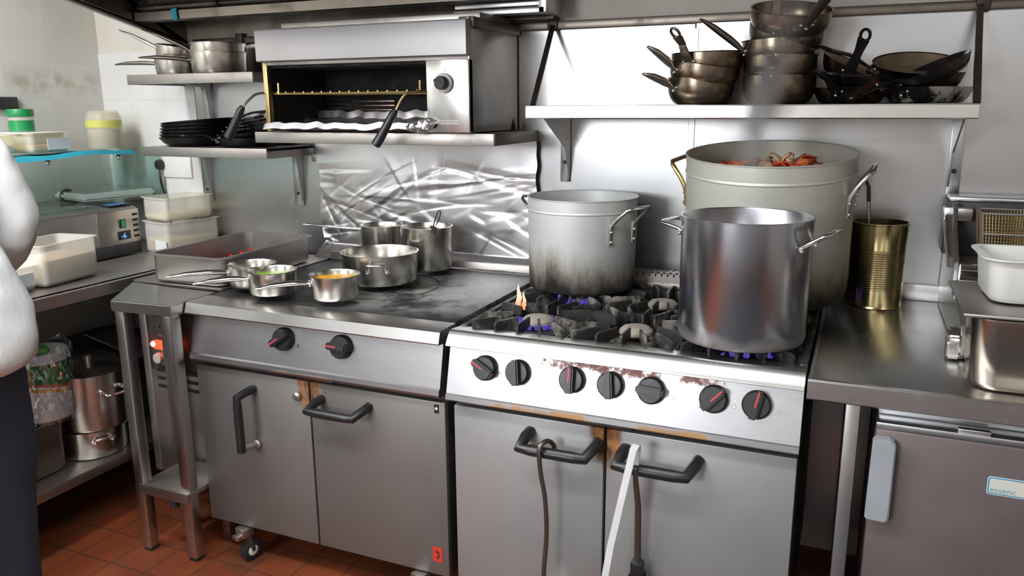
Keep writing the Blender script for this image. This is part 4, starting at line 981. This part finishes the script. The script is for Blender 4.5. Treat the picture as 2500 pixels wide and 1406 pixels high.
MB().ball((-2.09, .545, 1.105), .035, TM, (.5, 1, 1)).build('round_knob', M['dark'], TU)
# things on the glass shelf
def cloth(u, v):
    x = -2.00+.172*u; y = -.25+.93*v
    z = 1.2935+.010*max(0, noise.noise((x*9, y*7, 2)))+.010*math.exp(-((v-.75)/.08)**2)*(u)
    if u > .93: z -= (u-.93)*.22; x += .003
    return Vector((x, y, z))
tag(MB().grid(cloth, 30, 60).build('blue_cloth', M['teal']), 'teal blue cloth spread over the glass shelf', 'cloth')
food_tub('clear tub with a paper label on the teal cloth', (-1.945, .335, 1.303), R(4), .17, .19, .075, .42, (.58, .42, .24), 'tub_clear', ('x', -.02, .08, .012, .055), group='tubs on the glass shelf')
food_tub('white topped clear tub half hidden by the person', (-1.955, .145, 1.303), R(-3), .16, .16, .072, .5, (.62, .56, .46), 'tub_clear', group='tubs on the glass shelf')
t = thing('spice_jar', 'clear jar with yellow label band on the glass shelf near the corner', 'jar', (-2.0, .692, 1.296))
MB().lathe([(0, 0), (.066, 0), (.070, .006), (.070, .135), (.062, .150), (.060, .152), (.057, .150), (.066, .134), (.066, .008), (0, .005)], 40).build('jar_body', M['tub_clear'], t)
MB().lathe([(0, .004), (.062, .006), (.062, .085), (0, .088)], 32).build('contents', plain('dried_spice', (.52, .40, .28), .7, 0, .3, 50), t)
MB().lathe([(.0705, .092), (.0712, .092), (.0712, .122), (.0705, .122)], 40, close=True).build('label_band', plain('yellow_band', (.62, .60, .14), .5), t)
MB().lathe([(0, .150), (.060, .150), (.060, .160), (.056, .162), (0, .162)], 32).build('jar_lid', M['tub_clear'], t)
t = thing('herb_jar', 'jar with a green lid and green label above the tubs on the glass shelf', 'jar', (-2.03, .345, 1.379))
MB().lathe([(0, 0), (.040, 0), (.043, .004), (.043, .056), (.036, .062), (0, .062)], 32).build('jar_body', M['tub_clear'], t)
MB().lathe([(.0435, .004), (.0442, .004), (.0442, .045), (.0435, .045)], 32, close=True).build('jar_label', M['green'], t)
MB().lathe([(0, .060), (.046, .060), (.047, .063), (.047, .085), (.045, .088), (0, .088)], 32).build('jar_lid', M['green'], t)
tag(MB().box(-2.09, -1.90, .24, .43, 1.382, 1.3845, .001).build('tub_lid', M['white'], loc=(0, 0, -.005)), 'thin white lid under the green jar', 'lid')
t = thing('covered_tray', 'white plastic tray with a film cover on the back of the topping fridge', 'tray', (-2.00, .66, 1.095), (0, 0, R(-10)))
MB().prism([(-.115, -.16), (.115, -.16), (.115, .16), (-.115, .16)], 'z', 0, .032, .010).build('tray_body', M['white'], t)
cft = crumple(51, .010, 24, 8)
MB().grid(lambda u, v: Vector((-.108+.216*u, -.152+.304*v, .037+cft(u*.2, v*.3)*.9)), 26, 34).build('film_cover', M['film'], t, 15)
tag(MB().box(WX, WX+.014, .10, .435, 1.466, 1.514, .004).build('wall_strip', M['black']), 'black strip fixed to the left wall above the jars', 'strip')
t = thing('wall_socket', 'white socket plate on the end tiles by the small shelves', 'socket', (-1.80, WY-.006, 1.22))
MB().box(-.045, .12, -.010, 0, -.05, .06, .003).build('plate', M['white'], t)
t = thing('mains_plug', 'black plug with a hanging cable in the wall socket', 'plug', (-1.845, WY-.018, 1.225))
MB().lathe([(0, 0), (.016, 0), (.0175, .01), (.014, .026), (0, .028)], 24, Matrix.Rotation(PI/2, 4, 'X') @ Matrix.Diagonal((1, 1.35, 1, 1))).build('plug_body', M['black'], t)
MB().sweep(bez([(0, -.016, -.02), (.004, -.018, -.06), (.0, -.008, -.10), (.008, .0, -.15), (.010, .006, -.26)], 20), .0048, .0048, 8).build('cable', M['black'], t)

# ------------------------------------------------------------------ right counter, fridge, fryer
WC = thing('steel_counter', 'steel counter with a bright front edge right of the gas range', 'counter', (1.4, .4, 0))
CM = Matrix.Translation((-1.4, -.4, 0))
MB().box(.912, 1.98, -.028, .845, .872, .887, .001, CM).prism([(-.02, .887), (-.030, .887), (-.034, .883), (-.034, .844), (-.030, .840), (-.02, .840)], 'x', .904, 1.98, M=CM).box(.904, .912, -.028, .845, .84, .886, .002, CM).build('worktop', M['steel_bright'], WC, 30)
MB().box(.912, 1.98, .832, .846, .887, .936, .002, CM).build('upstand', M['steel_panel'], WC)
for x in (.984, 1.94):
    for y in (.002, .78): MB().box(x, x+.030, y, y+.030, 0, .872, .003, CM).build('leg', M['steel'], WC)
FR = thing('under_counter_fridge', 'brown-grey under-counter fridge with a pale handle and a blue-edged sticker', 'fridge', (1.4, .3, 0))
FM = Matrix.Translation((-1.4, -.3, 0))
fridge_m = plain('brown_grey_laminate', (.155, .125, .125), .42, .35, .18, 6)
MB().box(1.055, 1.68, .03, .62, .02, .80, .004, FM).build('body', M['dark'], FR)
MB().box(1.05, 1.68, .03, .62, .802, .822, .003, FM).build('fridge_top', M['steel_panel'], FR)
dr = MB().box(1.047, 1.68, -.018, .03, .06, .792, .006, FM).build('door', fridge_m, FR)
MB().box(1.047, 1.68, -.0195, .032, .792, .806, .002, FM).build('door_cap', M['steel_panel'], dr)
MB().prism([(1.041, .590), (1.043, .772), (1.047, .777), (1.080, .777), (1.088, .768), (1.088, .598), (1.082, .588)], 'y', -.046, -.018, .003, FM).build('door_handle', plain('grey_plastic', (.33, .35, .38), .45), dr)
MB().box(1.20, 1.26, -.015, .0, .806, .814, .002, FM).build('hinge', M['steel'], dr)
def rrect(x0, x1, z0, z1, r):
    o = []
    for cx, cz, a0 in ((x1-r, z1-r, 0), (x0+r, z1-r, 90), (x0+r, z0+r, 180), (x1-r, z0+r, 270)):
        for i in range(6): a = R(a0+18*i); o.append((cx+r*math.cos(a), cz+r*math.sin(a)))
    return o
st = MB().prism(rrect(1.2635, 1.420, .682, .722, .006), 'y', -.0186, -.018, 0, FM).build('sticker', plain('sticker_edge', (.50, .66, .74), .4), dr)
MB().prism(rrect(1.2655, 1.418, .684, .720, .005), 'y', -.0190, -.0185, 0, FM).build('blue_border', M['blue'], st)
MB().prism(rrect(1.2675, 1.416, .686, .718, .004), 'y', -.0194, -.0189, 0, FM).build('sticker_face', plain('sticker_face', (.66, .66, .60), .4), st)
text('lettering', 'essenc', .0165, plain('sticker_letters', (.16, .36, .46), .5), st, (1.2695-1.4, -.0196-.3, .6885), (PI/2, 0, 0), .0002, sx=1.05)
for x in (1.10, 1.62):
    for y in (.08, .56): MB().cyl((x, y, 0), (x, y, .025), .018, M=FM).build('foot', M['rubber'], FR)

FY = thing('table_fryer', 'chrome tabletop fryer with a curved nose and a hanging wire basket', 'fryer', (1.40, .5, .888))
YM = Matrix.Translation((-1.40, -.5, -.888))
side = [(.83, .890), (.83, 1.19), (.70, 1.20), (.66, 1.14), (.52, 1.065), (.50, 1.02), (.44, 1.0), (.30, .985), (.235, .972), (.222, .955), (.220, .905), (.235, .890)]
MB().prism(side, 'x', 1.212, 1.224, .002, YM).build('side_panel', M['steel'], FY)
MB().prism(side, 'x', 1.60, 1.612, .002, YM).build('side_panel', M['steel'], FY)
MB().prism([(.24, .895), (.232, .905), (.230, .948), (.24, .962), (.30, .975), (.44, .99), (.50, 1.01), (.50, .895)], 'x', 1.224, 1.60, .003, YM).build('front_nose', M['chrome'], FY)
MB().prism([(.27, .890), (.222, .890), (.210, .898), (.207, .925), (.214, .948), (.232, .960), (.27, .962)], 'x', 1.186, 1.214, .004, YM).build('curved_bumper', M['chrome'], FY)
MB().box(1.224, 1.60, .50, .80, .895, 1.05, .004, YM).build('oil_tank', M['steel_dull'], FY)
MB().cyl((1.222, .475, 1.050), (1.60, .475, 1.050), .021, M=YM).build('front_roll', M['chrome'], FY)
MB().box(1.20, 1.60, .74, .835, 1.05, 1.20, .004, YM).build('head_box', M['dark'], FY)
MB().box(1.205, 1.60, .735, .838, 1.20, 1.212, .003, YM).build('head_lid', M['steel_panel'], FY)
MB().box(1.190, 1.262, .70, .735, 1.150, 1.186, .004, YM).build('bracket_arm', M['steel_panel'], FY)
MB().sweep([(1.205, .715, 1.155), (1.210, .66, 1.10), (1.214, .58, 1.055)], .012, .020, 10, p=4, M=YM).build('lever_arm', M['steel'], FY)
bk = thing('fry_basket', 'rusty wire fry basket hanging in the fryer', 'basket', (1.40, .66, 1.06))
KM = Matrix.Translation((-1.40, -.66, -1.06))
fr = MB()
for pts in ([(1.272, .60, 1.185), (1.52, .60, 1.185), (1.52, .715, 1.185), (1.272, .715, 1.185)], [(1.285, .605, 1.06), (1.51, .605, 1.06), (1.51, .71, 1.06), (1.285, .71, 1.06)], [(1.278, .602, 1.132), (1.515, .602, 1.132), (1.515, .712, 1.132), (1.278, .712, 1.132)]):
    fr.sweep(pts, .0032, .0032, 8, closed=True, M=KM)
for a, b in (((1.272, .60, 1.185), (1.285, .605, 1.06)), ((1.52, .60, 1.185), (1.51, .605, 1.06)), ((1.272, .715, 1.185), (1.285, .71, 1.06)), ((1.52, .715, 1.185), (1.51, .71, 1.06)), ((1.375, .598, 1.20), (1.378, .603, 1.06))): fr.cyl(a, b, .0035, n=8, M=KM)
fr.build('basket_frame', M['steel_dull'], bk)
w = MB(); n = 34
for i in range(n+1):
    u = i/n; w.cyl((1.274+.244*u, .6005, 1.183), (1.286+.223*u, .605, 1.06), .0011, n=5, M=KM)
    w.cyl((1.274+.244*u, .7145, 1.183), (1.286+.223*u, .710, 1.06), .0011, n=5, M=KM)
for i in range(15):
    v = i/14; z = 1.183-.123*v; a, b = 1.273+.013*v, 1.519-.010*v; ya, yb = .6005+.0045*v, .7145-.0045*v
    w.sweep([(a, ya, z), (b, ya, z), (b, yb, z), (a, yb, z)], .0011, .0011, 5, closed=True, M=KM)
for i in range(12):
    v = i/11; w.cyl((1.273, .602+.11*v, 1.183), (1.285, .606+.102*v, 1.06), .0011, n=5, M=KM)
w.build('wire_mesh', M['brass_wire'], bk)
gn_pan('steel_container', 'rectangular steel food container at the front edge of the right counter', 'container', (1.372, .105, .888), 0, .352, .215, .158, steel('smoked_container_steel', (.42, .36, .31), .24, brush=(1, 60, 60), dirt=.3), .020, .012, .045)
tag(MB().box(1.186, 1.56, .0, .34, 0, .007, .002).box(1.196, 1.205, .30, .345, -.03, .006, .002).build('container_lid', M['steel_dull'], loc=(0, 0, 1.0475)), 'flat steel lid plate under the white tub', 'lid')
t = gn_pan('plastic_tub', 'white plastic tub with a red smear on the steel lid plate', 'tub', (1.355, .190, 1.0555), R(3), .275, .215, .098, M['white'], .020, .012, .035)
MB().box(-.05, .05, -.0895, -.086, .012, .03, .001).build('red_smear', plain('pink_smear', (.62, .22, .22), .4), t)
MB().box(-.03, .01, -.0935, -.089, .05, .068, .001).box(.02, .035, -.093, -.089, .03, .06, .001).build('moulded_mark', M['white'], t)

# tin can and ladle
t = thing('tin_can', 'tall gold tin can with ribs on the right counter', 'can', (1.036, .735, .8875))
pr = [(0, .003), (.070, .003), (.0755, 0), (.0765, .003), (.0745, .007), (.0745, .052)]
for k in range(17): z = .056+k*.0066; pr += [(.0745, z), (.0722, z+.0033)]
pr += [(.0745, .172), (.0745, .241), (.0765, .243), (.0765, .247), (.0740, .247), (.0735, .010), (0, .008)]
MB().lathe(pr, 64).build('can_body', M['tin'], t, 25)
t = thing('soup_ladle', 'black hook-handled ladle standing in the tin can', 'ladle', (1.020, .730, .905))
MB().sweep([(-.004, .0, .0), (-.010, .006, .15), (-.018, .010, .26), (-.022, .012, .30)], [.005, .005, .005, .006], [.003, .003, .003, .004], 10).build('stem', M['steel'], t)
MB().sweep([(-.021, .012, .285), (-.024, .013, .325), (-.032, .014, .343), (-.046, .015, .340), (-.052, .015, .318)], .009, .005, 10).build('hook_handle', M['black'], t)
MB().lathe([(0, -.010), (.02, -.006), (.03, .012), (.028, .012), (.018, -.004), (0, -.008)], 20).build('bowl', M['steel'], t)

# ------------------------------------------------------------------ tools hanging from the right range doors
t = thing('hanging_ladle', 'dark rod-handled ladle hooked over the left handle of the gas range', 'ladle', (.292, -.034, .18))
MB().sweep(bez([(.022, .022, .408), (.018, .024, .440), (.008, .012, .456), (-.001, -.006, .456), (-.006, -.018, .44), (-.004, -.014, .38), (.004, -.002, .30), (.006, .004, .20), (.0, .002, .10), (-.002, .0, .03)], 40), .0062, .0062, 10).build('rod', M['steel_dark'], t)
MB().lathe([(0, -.04), (.03, -.03), (.048, 0), (.046, 0), (.028, -.027), (0, -.036)], 28).build('bowl', M['steel_dull'], t)
t = thing('skimmer', 'bright flat-handled steel skimmer hooked over the right handle of the gas range', 'skimmer', (.50, -.10, .15))
MB().sweep([(.030, .062, .470), (.032, .066, .505), (.034, .060, .522), (.034, .050, .526), (.031, .038, .520), (.010, .026, .40), (-.012, .012, .27), (-.030, -.004, .12), (-.036, -.01, .05)], .0095, .0022, 10, p=4, up=(0, 1, .2)).build('flat_handle', plain('matt_aluminium', (.74, .75, .77), .42, .35, .04), t)
MB().lathe([(0, -.012), (.04, -.010), (.055, 0), (.054, .002), (.038, -.007), (0, -.009)], 32, Matrix.Translation((-.038, -.012, .02)) @ Matrix.Rotation(R(70), 4, 'X')).build('disc', M['steel'], t)
t = thing('black_brush', 'black bristle brush with a thin dark handle hanging beside the skimmer', 'brush', (.535, .004, .20))
MB().sweep([(-.004, -.005, .404), (-.003, -.03, .415), (-.002, -.052, .412), (-.001, -.048, .38), (.0, -.02, .30), (.0, -.008, .135)], [.006, .006, .006, .007, .008, .009], [.003]*6, 10).build('handle', M['steel_dark'], t)
b = MB(); b.box(-.016, .016, -.024, .006, .10, .145, .006); rnd = random.Random(2)
for k in range(260):
    a = (rnd.uniform(-.018, .018), rnd.uniform(-.026, .008), .11); e = (a[0]*1.3+rnd.uniform(-.006, .006), a[1]+rnd.uniform(-.006, .006), rnd.uniform(.0, .03)); b.cyl(a, e, .0012, .0007, 4)
b.build('bristles', M['black'], t)
# ------------------------------------------------------------------ person at the left, busy at the prep counter
def skin(name, pts, edges, m, parent, sub=2, root=0, loc=None):
    me = bpy.data.meshes.new(name); me.from_pydata([p[:3] for p in pts], edges, []); o = bpy.data.objects.new(name, me); COL.objects.link(o)
    if parent is not None: o.parent = parent
    sk = o.modifiers.new('skin', 'SKIN'); sk.use_smooth_shade = True; sk.branch_smoothing = .6
    for i, p in enumerate(pts):
        v = me.skin_vertices[0].data[i]; r = p[3]; v.radius = r if isinstance(r, tuple) else (r, r); v.use_root = (i == root)
    s = o.modifiers.new('smooth', 'SUBSURF'); s.levels = sub; s.render_levels = sub
    me.materials.append(m)
    return o
PS = thing('person', 'person in a white jacket and dark jeans bending to the prep counter at the left', 'person', (-1.0, -.62, 0), (0, 0, 0))
SKIN = plain('skin', (.55, .33, .24), .5, 0, .06)
# local axes: the person faces -x (toward the counter); +y is their right side
body = [(0.0, 0, .92, (.095, .115)), (-.02, 0, 1.06, (.095, .115)), (-.07, 0, 1.22, (.10, .125)), (-.13, 0, 1.36, (.09, .12)), (-.18, 0, 1.455, .065), (-.215, 0, 1.51, .052), (-.25, 0, 1.575, .075), (-.27, 0, 1.655, .092), (-.265, 0, 1.72, .075),
        (-.12, .160, 1.38, .036), (-.005, .185, 1.165, .045), (-.20, .20, 1.04, .038), (-.26, .195, 1.02, .030),
        (-.12, -.160, 1.38, .036), (-.04, -.235, 1.15, .045), (-.25, -.20, 1.03, .038), (-.30, -.185, 1.015, .030),
        (-.005, .075, .84, .072), (-.045, .062, .50, .064), (-.05, .058, .28, .054), (-.05, .058, .09, .042), (-.13, .06, .045, .042), (-.22, .065, .035, .036),
        (.0, -.10, .84, .072), (-.03, -.14, .50, .066), (.0, -.14, .28, .054), (.005, -.14, .09, .042), (-.08, -.15, .045, .042), (-.17, -.155, .035, .036)]
be = [(0, 1), (1, 2), (2, 3), (3, 4), (4, 5), (5, 6), (6, 7), (7, 8), (3, 9), (9, 10), (10, 11), (11, 12), (3, 13), (13, 14), (14, 15), (15, 16), (0, 17), (17, 18), (18, 19), (19, 20), (20, 21), (21, 22), (0, 23), (23, 24), (24, 25), (25, 26), (26, 27), (27, 28)]
bo = len(body)
for sx, wi in ((1, 12), (-1, 16)):     # palm and five fingers on each hand
    wx, wy, wz, _ = body[wi]; pi = len(body); body.append((wx-.055, wy, wz-.012, (.020, .036))); be.append((wi, pi))
    for k, (dy, L) in enumerate(((-.030, .068), (-.010, .078), (.010, .074), (.029, .058))):
        a = len(body); body.append((wx-.095, wy+dy, wz-.016, .0095)); body.append((wx-.095-L*.55, wy+dy*1.15, wz-.028, .0085)); body.append((wx-.095-L*.9, wy+dy*1.2, wz-.052, .0075))
        be += [(pi, a), (a, a+1), (a+1, a+2)]
    a = len(body); s = -sx; body.append((wx-.045, wy+s*.040, wz-.018, .0105)); body.append((wx-.085, wy+s*.052, wz-.030, .009)); be += [(pi, a), (a, a+1)]
bod = skin('body', body, be, SKIN, PS)
fm = MB()
for s in (-1, 1): fm.ball((-.355, s*.034, 1.665), .012, None, (.7, 1, .8))
fm.build('eyes', plain('eye_white', (.7, .7, .7), .3), PS)
MB().sweep([(-.358, 0, 1.68), (-.375, 0, 1.647), (-.378, 0, 1.63), (-.362, 0, 1.623)], [.009, .013, .016, .010], None, 8).build('nose', SKIN, PS)
MB().sweep([(-.350, -.024, 1.597), (-.360, 0, 1.595), (-.350, .024, 1.597)], .005, .006, 8).build('mouth', plain('lips', (.45, .20, .17), .5), PS)
em = MB()
for s in (-1, 1): em.ball((-.26, s*.095, 1.65), .030, None, (.6, .35, 1))
em.build('ears', SKIN, PS)
hm = MB(); hm.ball((-.25, 0, 1.69), .105, None, (1.0, .97, .92), 24, 14)
hm.build('hair', plain('dark_hair', (.03, .022, .018), .6, 0, .4, 60, .6), PS)
JK = NT('white_jacket_cloth'); n = JK.noise(7, (1, 1, 1), 5); JK.set(Base_Color=JK.mix(n, (.84, .84, .83), (.90, .90, .90)), Roughness=.85); JK.bump(JK.noise(9, (1, 1, .6), 4), .6, .012)
jk = [(.012, 0, .825, (.165, .200)), (.008, 0, .93, (.160, .196)), (-.01, 0, 1.06, (.145, .185)), (-.06, 0, 1.22, (.150, .182)), (-.12, 0, 1.36, (.140, .185)), (-.172, 0, 1.455, .090),
      (-.115, .178, 1.40, .095), (-.055, .190, 1.29, .074), (-.008, .192, 1.165, .066), (-.09, .195, 1.10, .060), (-.18, .20, 1.05, .054), (-.235, .198, 1.035, .050),
      (-.115, -.182, 1.40, .098), (-.075, -.215, 1.28, .084), (-.04, -.24, 1.15, .070), (-.15, -.225, 1.09, .062), (-.23, -.21, 1.04, .054), (-.275, -.195, 1.025, .050)]
je = [(0, 1), (1, 2), (2, 3), (3, 4), (4, 5), (4, 6), (6, 7), (7, 8), (8, 9), (9, 10), (10, 11), (4, 12), (12, 13), (13, 14), (14, 15), (15, 16), (16, 17)]
jo = skin('jacket', jk, je, JK.m, PS, sub=3, root=3)
fold = bpy.data.textures.new('cloth_folds', 'CLOUDS'); fold.noise_scale = .085; fold.noise_depth = 2
dm = jo.modifiers.new('folds', 'DISPLACE'); dm.texture = fold; dm.strength = .024; dm.mid_level = .5
JE = plain('dark_jeans', (.030, .036, .055), .85, 0, .4, 12, .3)
tr = [(0, 0, .93, (.13, .165)), (.005, 0, .84, (.135, .17)), (-.015, .070, .72, .108), (-.045, .062, .50, .088), (-.05, .058, .28, .076), (-.05, .058, .10, .072), (-.012, -.12, .72, .108), (-.03, -.14, .50, .088), (.0, -.14, .28, .076), (.006, -.14, .10, .074)]
skin('jeans', tr, [(0, 1), (1, 2), (2, 3), (3, 4), (4, 5), (1, 6), (6, 7), (7, 8), (8, 9)], JE, PS)
for y, x in ((.058, -.120), (-.148, -.065)):
    MB().sweep([(x+.09, y, .038), (x+.05, y, .05), (x-.03, y, .05), (x-.10, y, .036), (x-.135, y, .026)], [.038, .046, .050, .048, .024], [.038, .05, .05, .036, .022], 16, p=2.6).build('shoe', M['rubber'], PS)

# ------------------------------------------------------------------ gas flames
def flame_mat(name, c0, c1, st, alpha):
    t = NT(name); q = t.xyz(); f = t.ramp(q[2], .0, .05)
    e = t.new('ShaderNodeEmission'); t.put(e.inputs['Color'], t.mix(f, c0, c1)); e.inputs['Strength'].default_value = st
    tr = t.new('ShaderNodeBsdfTransparent'); ms = t.new('ShaderNodeMixShader'); ms.inputs[0].default_value = alpha
    t.put(ms.inputs[1], tr.outputs[0]); t.put(ms.inputs[2], e.outputs[0]); t.put(t.n['Material Output'].inputs['Surface'], ms.outputs[0]); return t.m
FB = flame_mat('blue_gas_flame', (.20, .15, .95), (.42, .34, 1.0), .75, .28)
FO = flame_mat('orange_flame', (1, .28, .10), (1, .70, .50), 1.6, .6)
def flame_ring(label, c, az, m=FB, r=.046, h=.012):
    t = thing('gas_flames', label, 'flame', c); rnd = random.Random(int(c[0]*100))
    for a in az:
        ca, sa = math.cos(R(a)), math.sin(R(a)); k = rnd.uniform(.8, 1.25)
        MB().sweep([(ca*r, sa*r, -.004), (ca*(r+.008), sa*(r+.008), .004), (ca*(r+.018*k), sa*(r+.018*k), h*.55), (ca*(r+.022*k), sa*(r+.022*k), h*k)], [.004, .0085, .007, .0015], None, 8).build('flame_tongue', m, t)
flame_ring('blue gas flames around the front left burner', (BX[0], BY[0], .862), range(0, 360, 24))
flame_ring('blue gas flames under the charred aluminium stockpot', (BX[0], BY[1], .862), range(0, 360, 24))
flame_ring('blue gas flames under the blue-grey stockpot', (BX[2], BY[0], .862), range(0, 360, 20), FB, .085, .022)
flame_ring('blue gas flames under the huge stockpot', (BX[2], BY[1], .862), range(0, 360, 24))
SF = thing('stray_flame', 'tall orange flame licking up at the left of the front left burner', 'flame', (.076, .315, .880))
for dx, dy, h, s in ((0, 0, .075, 1), (.014, .006, .052, .7), (-.008, .012, .036, .6), (.020, -.004, .034, .5)):
    MB().sweep([(dx, dy, 0), (dx-.003, dy, h*.2), (dx+.002, dy, h*.5), (dx-.002, dy, h*.8), (dx-.001, dy, h)], [.004*s, .0085*s, .0075*s, .004*s, .0008], None, 10).build('flame_tongue', FO, SF)

# ------------------------------------------------------------------ steam rising from the huge stockpot
SMt = NT('steam'); SMt.n.remove(SMt.b)
q = SMt.xyz(); nz = SMt.noise(9, (1, 1, .55), 5, .62, .6); nz2 = SMt.noise(3.2, (1, 1, .6), 3, .5, .4)
att = SMt.new('ShaderNodeAttribute'); att.attribute_name = 'none'
def axis_x(z): return z
cx = SMt.ramp(q[2], .0, .55, 0.0, .085)
wid = SMt.ramp(q[2], .05, .55, .055, .105)
dx = SMt.math('SUBTRACT', q[0], cx); rr2 = SMt.math('SQRT', SMt.math('ADD', SMt.math('MULTIPLY', dx, dx), SMt.math('MULTIPLY', q[1], q[1])))
core = SMt.ramp(SMt.math('DIVIDE', rr2, wid), 1.0, .15)
dn = SMt.math('MULTIPLY', core, SMt.ramp(SMt.math('ADD', SMt.math('MULTIPLY', nz, .65), SMt.math('MULTIPLY', nz2, .35)), .40, .62))
dn = SMt.math('MULTIPLY', dn, SMt.ramp(q[2], .40, .16, .10, 1))
vs = SMt.new('ShaderNodeVolumeScatter'); vs.inputs['Color'].default_value = (.97, .97, .97, 1); vs.inputs['Anisotropy'].default_value = .25
SMt.put(vs.inputs['Density'], SMt.math('MULTIPLY', dn, 62.0)); SMt.put(SMt.n['Material Output'].inputs['Volume'], vs.outputs[0])
pts = []
pr = [(0, -.02), (.10, -.02), (.085, .05), (.085, .18), (.10, .34), (.125, .50), (.13, .62), (0, .64)]
so = MB().lathe(pr, 24)
for v in so.bm.verts: v.co.x += .085*max(0, min(1, v.co.z/.55))**1.2; v.co.y *= .9
so = so.build('steam', SMt.m, None, 60, loc=(.690, .43, 1.265))
tag(so, 'white steam rising from the huge stockpot past the long shelf', 'steam', None, 'stuff')
